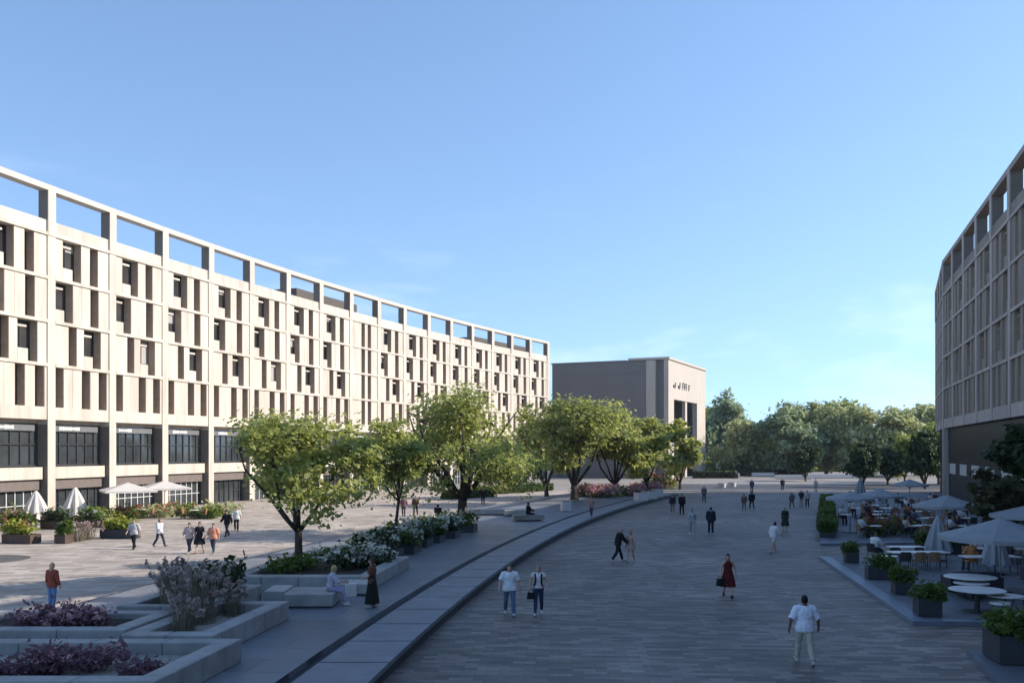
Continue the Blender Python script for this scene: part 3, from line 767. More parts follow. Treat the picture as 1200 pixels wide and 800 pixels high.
q = MB(); q.box(-.4, 25.2, -24.2, -8.3, H_-.44, H_-.2, f); q.build('roof', HALL_SHADE, root, True)
q = MB(); q.box(-.36, -.301, -23.9, -4.32, 20.4, 20.6, f); q.box(-.36, -.301, -23.9, -4.32, 13.5, 13.62, f); q.build('string_course', HALL_SHADE, root, True)
q = MB(); q.box(-.35, 1.19, -4.3, -2.5, 0, H_-.4, f); q.build('pilaster', PALE, root, True)
q = MB(); r_ = random.Random(5); x = 3.4      # unreadable dark lettering over the portal
for w, h1, gap in ((1.0,.5,.3),(.7,1.3,1.6),(.9,.6,.2),(.9,1.5,1.3),(1.2,1.7,.25),(1.1,1.6,.25),(.9,1.6,1.2),(1.1,1.5,.2)):
    if h1 > 1:
        h1 *= .85; q.box(x, x+.2, .005, .1, 17.6, 17.6+h1, f); q.box(x+.201, x+w*.8, .005, .1, 17.6+h1-.25, 17.6+h1, f); q.box(x+.201, x+w*.8, .005, .1, 17.6+h1*.4, 17.6+h1*.4+.2, f)
    else: q.box(x, x+w, .005, .12, 17.7, 17.7+h1, f)
    x += w+gap
q.build('lettering', mat('dark_lettering', (.035,.032,.03), .5, .1, 4), root, True)
# small lanterns of the far district
x, y = G(858, 553)
root = empty('low_pavilion', (x, 214, 0), 0, 'low pale pavilion with dark arched windows under far trees', 'pavilion')
q = MB(); q.box(-7, 9, 0, 5, 0, .9); q.box(-7,9,0,5,3.6,4.3)
for k in range(6): q.box(-7+k*3.1, -6.5+k*3.1, 0, 5, .9, 3.6)
q.build('wall', PALE, root); q = MB(); q.box(-6.9, 8.9, .5, 4.9, .9, 3.6); q.build('window', GLASS, root)
root = empty('distant_house', (78, 320, 0), 0, 'distant house with grey hipped roof above the trees', 'house')
q = MB(); q.box(-6, 6, -5, 5, 0, 12.5); q.build('wall', PALE, root)
q = MB(); q.loft([[(-6.6,-5.6,12.5),(6.6,-5.6,12.5),(6.6,5.6,12.5),(-6.6,5.6,12.5)],[(-3,-.3,15.8),(3,-.3,15.8),(3,.3,15.8),(-3,.3,15.8)]]); q.build('roof', mat('slate_roof', (.13,.14,.17), .7, .12, 1), root)
for k in (-3.5, 0, 3.5):
    q = MB(); q.box(k-.6,k+.6,-5.06,-5.0,9,11); q.build('window', GLASS, root)
# ------------------------------------------------------------------ trees and plants
def tree(label, x, y, z0, h, cr, th, seed, leafm=LEAF, ncl=75, nleaf=110, ls=.24, group=None, limbs=5, rad=.19, squash=1.0, cat='tree', fork=.72, spread=1.0, droop=.55):
    global rng
    rng = np.random.default_rng(seed); rnd = random.Random(seed)
    root = empty('broadleaf_tree', (x, y, z0), 0, label, cat, group)
    q = MB()
    fz = th*fork
    lean = Vector((rnd.uniform(-.12,.12), rnd.uniform(-.12,.12), 1))
    base = [Vector((0,0,-.1)), Vector((0,0,.12)), lean*fz*.5, lean*fz]
    base[2].z = fz*.5; base[3].z = fz
    q.tube(base, [rad*1.5, rad*1.1, rad*.92, rad*.85], 10)
    ch = (h-th)/2; cz = th+ch
    tips = []
    for k in range(limbs):
        a = 2*math.pi*(k+rnd.uniform(-.3,.3))/limbs
        out = cr*rnd.uniform(.42,.68)*spread; top = cz+ch*rnd.uniform(-.15,.55)
        e = Vector((out*math.cos(a), out*math.sin(a), top))
        m = base[3].lerp(e, .45)+Vector((rnd.uniform(-.2,.2)*cr*.4, rnd.uniform(-.2,.2)*cr*.4, -.12*ch))
        q.tube([base[3]-Vector((0,0,.1)), base[3].lerp(m,.5)+Vector((0,0,-.05*ch)), m, m.lerp(e,.55)+Vector((rnd.uniform(-.1,.1)*cr,rnd.uniform(-.1,.1)*cr,.05*ch)), e], [rad*.62, rad*.5, rad*.38, rad*.24, rad*.08], 7)
        tips += [m, m.lerp(e,.5), e]
    q.tube([base[3]-Vector((0,0,.1)), Vector((lean.x*fz*1.2, lean.y*fz*1.2, cz)), Vector((0,0,cz+ch*.75))], [rad*.6, rad*.32, rad*.06], 7); tips += [Vector((0,0,cz)), Vector((0,0,cz+ch*.6))]
    C = []
    # a crown of several uneven lobes, each of many clumps
    lob = []
    for k in range(limbs+3):
        a = 2*math.pi*(k+rnd.uniform(-.35,.35))/(limbs+3); rr = cr*rnd.uniform(.35,.72)
        lob.append((np.array([rr*math.cos(a), rr*math.sin(a), cz+ch*rnd.uniform(-droop,.5)]), rnd.uniform(.36,.55)*cr))
    lob.append((np.array([0,0,cz+ch*.5]), cr*.5)); lob.append((np.array([rnd.uniform(-.2,.2)*cr,0,cz]), cr*.55))
    for k in range(ncl):
        c, r = lob[k % len(lob)]
        d = rng.normal(size=3); d /= np.linalg.norm(d)
        p = c+d*r*rng.uniform(.35,1.0)*np.array([1,1,min(1.2,ch/cr)*.85])
        p[2] = max(p[2], th*.86+rnd.uniform(0,.12)*ch)
        C.append(p)
    V = []
    for p in C:
        t = min(tips, key=lambda w: (w-Vector(p)).length)
        pv = Vector(p); mid = t.lerp(pv,.5)+Vector((0,0,-.06*cr))
        if k % 1 == 0: q.tube([t, mid, pv], [rad*.13, rad*.09, rad*.03], 4)
        n_ = int(nleaf*rng.uniform(.5,1.5)); s_ = cr*rng.uniform(.08,.15)
        pts = p+rng.normal(size=(n_,3))*np.array([s_,s_,s_*.6])
        dirv = pts-np.array([0,0,cz]); dirv /= (np.linalg.norm(dirv,axis=1,keepdims=True)+1e-6)
        V.append(leaf_quads(pts, ls, up=.55, out=dirv*.6))
    q.build('trunk', BARK, root, smooth=True)
    fast_quads('crown', np.concatenate(V), leafm, root)
    return root
OLIVED = leaf_mat('olive_brown_leaf', (.045,.05,.02), (.12,.11,.05), .3)
tg = 'trees along the terrace'
x, y = G(350, 659, ZT+.5); 
tree('nearest broad tree with two leaning limbs in the walled bed', x, y, ZT+.45, 6.2, 3.55, 1.75, 11, ncl=96, nleaf=125, ls=.122, droop=.6, limbs=4, rad=.17, group=tg, fork=.8)
x, y = G(461, 640, ZT+.4)
tree('slender thin trunked tree between the nearest and the biggest tree', x, y, ZT+.4, 6.6, 2.05, 2.4, 23, ncl=58, nleaf=120, ls=.122, limbs=4, rad=.085, group=tg, fork=.95)
x, y = G(541, 612, ZT+.4)
tree('biggest tree with stout forked trunk beside white flowers', x, y, ZT+.35, 9.2, 5.5, 2.0, 37, leafm=LEAF, ncl=135, nleaf=125, ls=.15, droop=.75, limbs=5, rad=.33, group=tg, fork=.8)
x, y = G(673, 583, ZT+.3)
tree('full bushy tree with thick trunk left of the pink flower bed', x, y, ZT+.2, 10.8, 5.4, 1.9, 41, ncl=120, nleaf=120, ls=.215, limbs=5, rad=.34, group=tg)
x, y = -1.5+5.5, 108
tree('tree standing behind the gap between the biggest and the bushy tree', x, y, 0, 10.5, 4.6, 1.9, 59, leafm=LEAF, ncl=90, nleaf=80, ls=.29, limbs=5, rad=.26, group=tg)
x, y = G(722, 580, ZT)
tree('bright green tree rising over the pink flower bed', x, y, ZT, 10.0, 4.8, 1.7, 43, leafm=LEAF, ncl=105, nleaf=80, ls=.28, limbs=5, rad=.25, group=tg)
x, y = G(758, 577, ZT)
tree('tree in front of the hall with its crown against the grey wall', x, y, ZT, 10.0, 4.4, 1.8, 47, leafm=LEAF, ncl=100, nleaf=78, ls=.29, limbs=5, rad=.25, group=tg)
x, y = G(797, 574, 0)
tree('last tree of the terrace row before the hall portal', x, y, 0, 8.2, 3.0, 1.6, 53, leafm=LEAF, ncl=80, nleaf=75, ls=.29, limbs=4, rad=.2, group=tg)
# far belt of trees: four kinds grown once, then copied to their own places
protos = {}
for key, lm, sd, h, cr in (('olive', LEAF_O, 61, 15, 7.0), ('blue', LEAF_B, 67, 16, 6.6), ('green', LEAF2, 71, 14, 6.4), ('dark', LEAF_D, 73, 10, 5.2)):
    protos[key] = dict(h=h, lm=lm, sd=sd, cr=cr, o=None)
def far_tree(kind, px, dist, topy, label, wide=1.0):
    p = protos[kind]; x = (px-HX)*dist/F; H = CAMZ+(HY-topy)*1.17*dist/F
    if p['o'] is None:
        p['o'] = tree(label, x, dist, 0, p['h'], p['cr'], p['h']*.12, p['sd'], leafm=p['lm'], droop=.95, ncl=140, nleaf=75, ls=.52, limbs=5, rad=.34, group='trees at the end of the square')
        o = p['o']
    else:
        o = place_copy(p['o'], (x, dist, 0), rz=random.uniform(0,6.28), label=label)
    k = H/p['h']; o.location = (x, dist, 0); o.scale = (k*wide, k*wide, k)
for a in (
  ('blue', 851, 225, 464, 'tall blue green tree just right of the hall corner', .72),
  ('green', 838, 246, 474, 'green tree half hidden behind the hall corner', .9),
  ('olive', 868, 205, 494, 'low yellowish tree under the tall blue green one'),
  ('blue', 925, 200, 476, 'blue green tree left of the gap to the dark low tree', .95),
  ('green', 902, 235, 494, 'rounded green tree below the distant grey roof', .9),
  ('olive', 968, 206, 474, 'pale olive tree right above the dark low tree', .95),
  ('green', 986, 250, 468, 'highest tree on the skyline of the far belt'),
  ('olive', 1012, 196, 478, 'pale olive tree over the dark round tree', .9),
  ('olive', 1046, 190, 480, 'haze paled tree in the middle of the right belt', .9),
  ('olive', 1078, 200, 477, 'haze paled tree next to the shaded block', .9),
  ('green', 1060, 160, 505, 'mid green tree in front of the haze paled trees', .8),
  ('dark', 944, 166, 520, 'dark low spreading tree left of the pale kerb end', .8),
  ('dark', 1012, 140, 517, 'dark round tree standing in the shade by the cafe end', .75),
  ('dark', 1040, 150, 522, 'dark tree with leaning stem behind the cafe parasols', .8),
  ('dark', 1084, 132, 505, 'dark tree against the corner column of the shaded block', .6),
  ('green', 1100, 150, 490, 'green tree peeping past the corner of the shaded block', .8),
  ('blue', 800, 262, 470, 'blue green tree behind the hall roof', .9)): far_tree(*a)
rng = np.random.default_rng(404)
n_ = 16000; P3 = np.stack([rng.uniform(20, 130, n_), rng.uniform(236, 268, n_), np.zeros(n_)], 1)
P3[:,2] = rng.uniform(0, 1, n_)*(3.2+1.6*np.sin(P3[:,0]*.23)+1.0*np.sin(P3[:,0]*.71))
tag(fast_quads('undergrowth', leaf_quads(P3, .8), LEAF2), 'dark leafy undergrowth closing the gaps below the far trees', 'undergrowth', kind='stuff')
tree('dark tree in front of the shaded block at the right edge', 28.3, 51, .15, 7.2, 2.5, 2.6, 83, leafm=LEAF_D, ncl=70, nleaf=90, ls=.26, limbs=4, rad=.14)
tree('olive brown young tree beside the open right parasols', 24.8, 47.5, .15, 4.3, 1.7, 1.3, 89, leafm=OLIVED, ncl=50, nleaf=80, ls=.2, limbs=4, rad=.07)

def shrub(name, label, x, y, z0, rx, ry, h, fol, fl=None, nleaf=500, ls=.12, nfl=0, fs=.10, seed=0, group=None, cat='shrub', clump=9, rz=0, box=False):
    global rng
    rng = np.random.default_rng(seed+1000)
    root = empty(name, (x, y, z0), rz, label, cat, group)
    if box:
        n = nleaf; side = rng.integers(0,5,n); P3 = np.stack([rng.uniform(-rx,rx,n), rng.uniform(-ry,ry,n), rng.uniform(0,h,n)],1)
        P3[side==0,2] = h; P3[side==1,0] = rx; P3[side==2,0] = -rx; P3[side==3,1] = -ry; P3[side==4,1] = ry
        P3 += rng.normal(size=(n,3))*.045
        q = MB(); q.box(-rx+.07, rx-.07, -ry+.07, ry-.07, -.02, h-.07)
        q.build('stems', SOIL, root)
    else:
        cs = np.stack([rng.uniform(-.75,.75,clump)*rx, rng.uniform(-.75,.75,clump)*ry, rng.uniform(.25,.75,clump)*h],1)
        idx = rng.integers(0,clump,nleaf); s_ = np.array([rx*.34+.02, ry*.34+.02, h*.24])
        s_[:2] = np.minimum(s_[:2], max(.12, h*.45))
        P3 = cs[idx]+rng.normal(size=(nleaf,3))*s_; P3[:,2] = np.abs(P3[:,2])
        P3[:,0] = P3[:,0].clip(-rx,rx); P3[:,1] = P3[:,1].clip(-ry,ry)
        q = MB()
        for c in cs: q.tube([(c[0]*.6,c[1]*.6,-.02),(c[0]*.9,c[1]*.9,c[2]*.5),tuple(c)],[.02,.014,.006],5)
        q.build('stems', BARK, root)
    fast_quads('foliage', leaf_quads(P3, ls), fol, root)
    if fl is not None and nfl:
        k = rng.integers(0, len(P3), nfl); hc = P3[k]*np.array([1,1,.75])+np.array([0,0,h*.33])
        m_ = 14
        pts = np.repeat(hc, m_, 0)+rng.normal(size=(nfl*m_,3))*fs*.55
        fast_quads('blossoms', leaf_quads(pts, fs*.75, elong=1.1), fl, root)
    return root
def plume_grass(label, x, y, z0, r, h, n=260, seed=0, m=GRASSFL):
    n = int(n*.55)
    root = empty('plume_grass', (x, y, z0), 0, label, 'ornamental grass', 'feathery grasses in the front beds')
    rr = random.Random(seed); V = []; PL = []
    for k in range(n):
        a = rr.uniform(0, 6.283); b0 = r*.6*rr.random()**.5; le = h*rr.uniform(.55,1.05); o = r*rr.uniform(.3,1.35)
        p0 = Vector((b0*math.cos(a), b0*math.sin(a), 0)); p2 = Vector((o*math.cos(a), o*math.sin(a), le)); p1 = p0.lerp(p2,.5)*.85+Vector((0,0,le*.18))
        w = Vector((-math.sin(a), math.cos(a), 0))*.008
        V += [(p0-w,p0+w,p1+w,p1-w),(p1-w,p1+w,p2+w*.3,p2-w*.3)]
        if k % 5 == 0:
            for j in range(24):
                t = rr.uniform(.74,1.08); PL.append(tuple(p1.lerp(p2,t)+Vector((rr.gauss(0,.022),rr.gauss(0,.022),rr.gauss(0,.022)))))
    fast_quads('blades', np.array([[list(p) for p in q] for q in V]), DRYBLADE, root)
    fast_quads('plumes', leaf_quads(np.array(PL), .06, elong=1.8), m, root)
    return root
# ------------------------------------------------------------------ walled beds of the terrace
def stone_planter(label, x0, x1, y0, y1, z0, h, th=.5, skew=.12, m=CONC, soil=SOIL, fill=.16, base=None):
    cx, cy = (x0+x1)/2, (y0+y1)/2
    root = empty('stone_planter', (cx, cy, z0), 0, label, 'planter', 'walled stone beds on the terrace')
    a, b = (x1-x0)/2, (y1-y0)/2
    def sk(p): return (p[0]+skew*p[1], p[1])
    def pr(q, xa, xb, ya, yb, za, zb):
        c = [sk((xa,ya)), sk((xb,ya)), sk((xb,yb)), sk((xa,yb))]
        q.hexa([(*p,za) for p in c]+[(*p,zb) for p in c])
    q = MB()
    def run(lo, hi, fn):
        n = max(1, round((hi-lo)/1.5)); st = (hi-lo)/n
        for k in range(n): fn(lo+k*st+.007, lo+(k+1)*st-.007)
    run(-a, a, lambda s, e: pr(q,s,e,-b,-b+th,0,h)); run(-a, a, lambda s, e: pr(q,s,e,b-th,b,0,h))
    run(-b+th, b-th, lambda s, e: pr(q,-a,-a+th,s,e,0,h)); run(-b+th, b-th, lambda s, e: pr(q,a-th,a,s,e,0,h))
    w = q.build('wall', m, root)
    bv = w.modifiers.new('edge', 'BEVEL'); bv.width = .03; bv.segments = 2
    q = MB(); pr(q,-a+.1,a-.1,-b+.1,b-.1,0,h-fill); q.build('soil', soil, root)
    return root
Z0 = ZT
stone_planter('nearest stone bed with purple foliage and pale pebbles', -13.5, -6.75, 18.4, 22.6, Z0, .55, soil=PEBBLE, fill=.28)
stone_planter('stone bed with feathery grasses behind the nearest one', -9.35, -7.0, 23.0, 28.2, Z0, .55, soil=PEBBLE, fill=.3)
stone_planter('wide stone bed with pink and purple plants at the left edge', -14.6, -9.55, 23.5, 26.4, Z0, .58)
stone_planter('stone bed with dark shrubs behind the feathery grasses', -11.1, -8.55, 26.9, 31.2, Z0, .62, th=.35)
stone_planter('long low stone bed holding the nearest broad tree', -10.1, -4.75, 34.0, 40.5, Z0, .5, th=.6, skew=.1, m=CONC)
def block_seat(label, x0, x1, y0, y1, h, m, name='stone_seat'):
    root = empty('stone_block_bench', ((x0+x1)/2, (y0+y1)/2, Z0), 0, label, 'stone bench', 'stone block seats on the terrace')
    q = MB(); a, b = (x1-x0)/2, (y1-y0)/2; q.box(-a,a,-b,b,.06,h); w = q.build('block', m, root)
    bv = w.modifiers.new('edge', 'BEVEL'); bv.width = .03; bv.segments = 2
    q = MB(); q.box(-a+.05,a-.05,-b+.05,b-.05,0,.059); q.build('plinth', BENCH_D, root)
    return root
block_seat('greenish grey stone block with a person sitting on its right end', -7.35, -5.75, 30.1, 31.7, .46, CONC)
block_seat('short pale stone block at the end of the dark shrub bed', -8.2, -7.5, 30.9, 32.3, .44, CONC_L)
block_seat('low stone block along the front of the tree bed', -6.5, -4.9, 32.7, 33.9, .42, CONC_L)
person('blond person in pale lilac clothes sitting on the greenish stone block', (-5.95, 30.75, Z0), 1.66, 82, pose='sit', top=(.50,.47,.54), sleeve=1.3, bcol=(.36,.33,.46), shoe=(.6,.6,.55), hair=(.50,.36,.16), hairlen=.3, fem=True, vox=.017, seat_h=.47, lean=10)
x, y = G(411, 698, Z0)
root = empty('paper_bag', (x, y, Z0), .3, 'white paper bag standing on the slabs beside the sitting person', 'bag')
q = MB(); q.hexa([(-.19,-.1,0),(.19,-.1,0),(.19,.1,0),(-.19,.1,0),(-.185,-.11,.44),(.185,-.11,.44),(.185,.11,.44),(-.185,.11,.44)]); q.build('sack', mat('white_paper', (.72,.70,.64), .8, .05, 5), root)
q = MB()
for sy in (-.1,.1): q.tube([(-.09,sy,.44),(-.06,sy,.53),(.06,sy,.53),(.09,sy,.44)],[.008]*4,5)
q.build('handle', MATS['white_paper'], root)
# planting of the beds
shrub('purple_plant', 'dark purple foliage plant in the nearest bed', -9.5, 20.6, Z0+.3, 1.0, .75, .5, PURPLE, PINKFL, 1700, .075, 34, .06, 1, cat='plant', clump=14)
shrub('purple_plant', 'small purple mound by the pebbles of the nearest bed', -7.9, 20.2, Z0+.27, .42, .4, .32, PURPLE, None, 800, .06, 0, .06, 2, cat='plant')
shrub('purple_plant', 'low purple mat along the front wall of the nearest bed', -10.9, 19.7, Z0+.27, .7, .5, .35, PURPLE, None, 900, .06, 0, .06, 3, cat='plant')
shrub('purple_plant', 'mass of purple leaves with pink flowers in the left bed', -11.9, 25.0, Z0+.4, 1.3, .75, .5, PURPLE, PINKFL, 1900, .075, 60, .09, 4, cat='plant', clump=18)
plume_grass('feathery pale grass tuft in front of the grass bed wall', -8.6, 24.6, Z0+.25, .55, .95, 240, 1)
plume_grass('tall feathery grass clump in the middle of the grass bed', -8.75, 26.3, Z0+.25, .85, 1.5, 380, 2)
plume_grass('pinkish feathery grass clump beside the dark shrubs', -10.0, 27.9, Z0+.42, .85, 1.35, 380, 3)
plume_grass('thin grass sprays at the back of the grass bed', -8.2, 27.4, Z0+.25, .5, .9, 200, 4)
shrub('dark_shrub', 'dark leafy shrub filling the bed behind the grasses', -9.6, 29.4, Z0+.45, .9, 1.2, .95, LEAF_D, PINKFL, 1500, .12, 14, .07, 5)
shrub('low_shrub', 'low green mound around the nearest trunk', -8.6, 37.0, Z0+.3, 1.1, 1.4, .55, HEDGE, None, 1300, .10, 0, .1, 6)
shrub('flower_shrub', 'white flowering shrub at the right end of the tree bed', -6.1, 38.2, Z0+.3, 1.15, 1.7, .72, LEAF_D, WHITEFL, 1900, .11, 90, .14, 7, group='white flowering shrubs')
shrub('flower_shrub', 'white flowering shrub at the back of the tree bed', -7.6, 41.6, Z0, 1.3, 1.1, .75, HEDGE, WHITEFL, 1300, .12, 60, .14, 8, group='white flowering shrubs')
for i, (px, py) in enumerate(((466,656),(487,649),(502,641.5),(517,636),(535,631),(556,624))):
    x, y = G(px, py, Z0)
    w = ['first box from the nearest tree','second box from the nearest tree','third box from the nearest tree','fourth box, left of the big trunk','fifth box, below the big trunk','last box, right of the big trunk'][i]
    root = empty('planter_box', (x-1.05, y+.8, Z0), -.12, 'dark planter of white flowers, '+w, 'planter', 'dark planters of white flowers')
    q = MB(); q.box(-1.1,1.1,-.85,.85,0,.42); q.box(-1.13,1.13,-.88,.88,.36,.425) if False else None; q.build('box', BOXDARK, root); q = MB(); q.box(-1.02,1.02,-.77,.77,.421,.44); q.build('soil', SOIL, root)
    shrub('flower_shrub', 'white flowering shrub in the '+w, x-1.05, y+.8, Z0+.43, 1.25, .95, .75, HEDGE if i % 2 else LEAF_D, WHITEFL, 1300, .12, 60, .15, 20+i, group='white flowering shrubs')
    shrub('low_shrub', 'green undergrowth left of the '+w, x-3.2, y+1.2, Z0, 1.1, 1.1, .5, HEDGE, WHITEFL if i%2 else None, 700, .12, 25, .13, 40+i)
def bench(label, px, py, Z, L, rz, m=CONC_L, w=.7, h=.45):
    x, y = G(px, py, Z)
    root = empty('stone_bench', (x, y, Z), rz, label, 'bench')
    q = MB(); q.box(-L/2,L/2,-w/2,w/2,.09,h); q.build('seat', m, root); q = MB(); q.box(-L/2+.2,L/2-.2,-w/2+.1,w/2-.1,0,.089); q.build('base', BENCH_D, root)
    return root
PALE_W = mat('white_terrazzo', (.62,.60,.57), .6, .06, 3)
bench('long pale stone bench beyond the big forked trunk', 583, 603, ZT, 4.4, .15)
bench('short pale bench beside the person sitting in black', 606, 604, ZT, 2.0, .2)
x, y = G(663, 599, ZT)
root = empty('white_bin', (x, y, ZT), .2, 'white cube litter bin by the long bench under the trees', 'bin')
q = MB(); q.box(-.36,.36,-.36,.36,.05,.85); q.build('body', PALE_W, root); q = MB(); q.box(-.3,.3,-.3,.3,.851,.87); q.build('lid', DARKMETAL, root); q = MB(); q.box(.361,.37,-.2,.2,.5,.72); q.build('slot', DARKMETAL, root)
b = bench('dark stone seat under the big tree with a person in black on it', 619, 610, ZT, 2.2, .25, CONC)
x, y = G(619, 610, ZT)
person('person in black sitting on the dark stone seat under the trees', (x, y, ZT), 1.72, 75, pose='sit', top=BLACK, sleeve=1.9, bcol=(.03,.03,.04), shoe=BLACK, vox=.022, seat_h=.46)
b = bench('dark stone seat left of the big forked trunk', 513, 613, ZT, 2.0, .1, CONC)
x, y = G(513, 613, ZT)
person('dark figure sitting with its back turned left of the big trunk', (x, y, ZT), 1.7, 20, pose='sit', top=(.03,.025,.03), sleeve=1.9, bcol=BLACK, shoe=BLACK, vox=.03, seat_h=.46)
for i, (px, py, rx) in enumerate(((692,582,2.2),(712,583,2.6),(735,581,2.8),(757,577,2.2))):
    x, y = G(px, py, ZT)
    shrub('pink_flower_bush', 'pink flowering bush, '+['leftmost, touching the thick trunk','second from the thick trunk','third from the thick trunk','farthest from the thick trunk'][i], x, y+1.5, ZT, rx*.85, 1.6, 1.05, LEAF2, PINKFL, 600, .2, 110, .30, 60+i, group='pink flower bushes along the terrace')
x, y = G(775, 573, 0); shrub('red_flower_bush', 'rust red flowering bush below the hall portal', x, y, 0, 2.6, 2.0, 1.9, LEAF2, RUSTFL, 500, .25, 60, .28, 66)
for i, (px, py, w) in enumerate(((751,586,1.1),(761,584,1.3),(770,581,1.0))):
    x, y = G(px, py, ZT)
    root = empty('white_planter', (x, y, ZT), .3, 'white cube planter at the far end of the bench, '+['left of three','middle of three','right of three'][i], 'planter', 'white planters at the end of the bench')
    q = MB(); q.box(-w/2,w/2,-w/2,w/2,0,.8); q.build('box', PALE_W, root); q = MB(); q.box(-w/2+.08,w/2-.08,-w/2+.08,w/2-.08,.801,.83); q.build('soil', SOIL, root)
# pale low walls and beds of the far crossing
for i, (px, py, L) in enumerate(((852,559,5.0),(894,558,4.5),(930,561,7.0),(975,560,9.0))):
    bench(['low white wall under the blue green tree','low white wall beneath the distant roof','white wall left of the dark low tree','long white wall behind the cafe end'][i], px, py, 0, L, 0, PALE_W, .8, .8)
for i, (px, py, rx) in enumerate(((870,557,6),(910,556,6),(838,560,4))):
    x, y = G(px, py, 0); shrub('low_hedge', 'dark low hedge of the far crossing, '+['between the two white walls','left of the dark low tree','below the hall corner'][i], x, y, 0, rx, 1.2, 1.3, LEAF_D, None, 900, .35, 0, .1, 70+i, box=True)
for i, (px, py) in enumerate(((846,571),(858,570))):
    x, y = G(px, py, 0); root = empty('white_bollard_seat', (x, y, 0), 0, 'round white stool seat on the pale far paving, '+['left one','right one'][i], 'stool', 'round white stools on the far paving')
    q = MB(); q.cyl(0,0,0,.6,.55,.62); q.build('body', PALE_W, root, smooth=False); q = MB(); q.cyl(0,0,.6,.66,.5,.5); q.build('cushion', FABRIC, root)

# ------------------------------------------------------------------ parasols, tables, chairs
def parasol(label, x, y, z0, r, ze, zt, fab, sides=4, rz=0.0, group=None):
    root = empty('open_parasol', (x, y, z0), rz, label, 'parasol', group)
    n = sides*4; rings = []; low = []
    for t in (0.02, .12, .35, .6, .8, 1.0):
        ring = []
        for j in range(n):
            a = 2*math.pi*j/n; ph = (a*sides/(2*math.pi)) % 1.0
            if sides == 4: rr = r/max(abs(math.cos(a+math.pi/4)), abs(math.sin(a+math.pi/4)))*.82
            else: rr = r*(1-.05*math.sin(math.pi*ph))
            z = zt-(zt-ze)*(t**.88)+.10*math.sin(math.pi*ph*1)*t*t*(-.3)
            ring.append((rr*t*math.cos(a), rr*t*math.sin(a), z))
        rings.append(ring)
    val = [(p[0]*1.003, p[1]*1.003, p[2]-.15) for p in rings[-1]]
    inner = [[(p[0]*.985, p[1]*.985, p[2]-.03) for p in rg_] for rg_ in rings][::-1]
    vi = [(p[0]*.985, p[1]*.985, p[2]) for p in val]
    q = MB(); q.loft(rings+[val, vi]+inner, cap=False); q.build('canopy', fab, root)
    q = MB(); q.cyl(0,0,.06,zt+.03,.035,.03,10); q.build('pole', WHITEMETAL if fab is FABRIC_W else MATS.get('pole_grey') or mat('pole_grey', (.25,.25,.25), .4, .05, 3, metal=.4), root)
    q = MB()
    for k in range(sides*2):
        a = 2*math.pi*k/(sides*2); p = rings[-1][(k*2) % n]
        q.tube([(0,0,zt-.1),(p[0]*.5,p[1]*.5,(zt-.05+p[2]-.06)/2),(p[0]*.97,p[1]*.97,p[2]-.06)],[.014]*3,5)
        q.tube([(0,0,ze-.35),(p[0]*.48,p[1]*.48,(zt+p[2])/2-.10)],[.012]*2,5)
    q.build('rib', DARKMETAL, root)
    q = MB(); q.cyl(0,0,0,.06,.42,.40,20); q.build('base', TABLED, root)
    return root
def closed_parasol(label, x, y, z0, h, r, fab, group=None):
    root = empty('folded_parasol', (x, y, z0), random.uniform(0,1), label, 'parasol', group)
    n = 40; rings = []
    for t in (0,.06,.25,.5,.75,.92,1.0):
        z = h*.98-(h*.76)*t
        rr = r*(.07+.93*t**.85); dp = min(.34, .05+.4*t)
        rings.append([(rr*(1-dp*(.5+.5*math.cos(8*2*math.pi*j/n)))*math.cos(2*math.pi*j/n), rr*(1-dp*(.5+.5*math.cos(8*2*math.pi*j/n)))*math.sin(2*math.pi*j/n), z-(.06*h*(.5+.5*math.cos(8*2*math.pi*j/n)) if t == 1 else 0)) for j in range(n)])
    ins = [[(p[0]*.93,p[1]*.93,p[2]) for p in rg_] for rg_ in rings[::-1]]
    q = MB(); q.loft(rings+ins, cap=False); q.build('canopy', fab, root, smooth=False)
    q = MB(); q.cyl(0,0,.06,h,.035,.03,10); q.build('pole', DARKMETAL, root)
    q = MB(); q.cyl(0,0,0,.06,.4,.38,18); q.build('base', TABLED, root)
    return root
def round_table(label, x, y, z0, r=.42, h=.74, group=None, top=TABLEW):
    root = empty('round_table', (x, y, z0), 0, label, 'table', group)
    q = MB(); q.loft([[(rr*math.cos(2*math.pi*j/28), rr*math.sin(2*math.pi*j/28), z) for j in range(28)] for rr, z in ((r-.012,h-.035),(r,h-.028),(r,h-.008),(r-.008,h))]); q.build('tabletop', top, root)
    q = MB(); q.cyl(0,0,.03,h-.036,.09 if r > .6 else .04,.07 if r > .6 else .035,14); q.cyl(0,0,h-.09,h-.036,.14,.22,14); q.build('pedestal', TABLED, root)
    q = MB(); q.cyl(0,0,0,.03,r*.55,r*.53,20); q.build('base', TABLED, root)
    return root
def long_table(label, x, y, z0, L, rz, w=.8, h=.75, group=None):
    root = empty('long_table', (x, y, z0), rz, label, 'table', group)
    q = MB(); q.box(-L/2,L/2,-w/2,w/2,h-.045,h); q.build('tabletop', TABLEW, root)
    for sx in (-1,1):
        for sy in (-1,1):
            q = MB(); q.tube([(sx*(L/2-.12),sy*(w/2-.1),0),(sx*(L/2-.15),sy*(w/2-.13),h-.046)],[.022,.028],8); q.build('leg', TABLED, root)
    return root
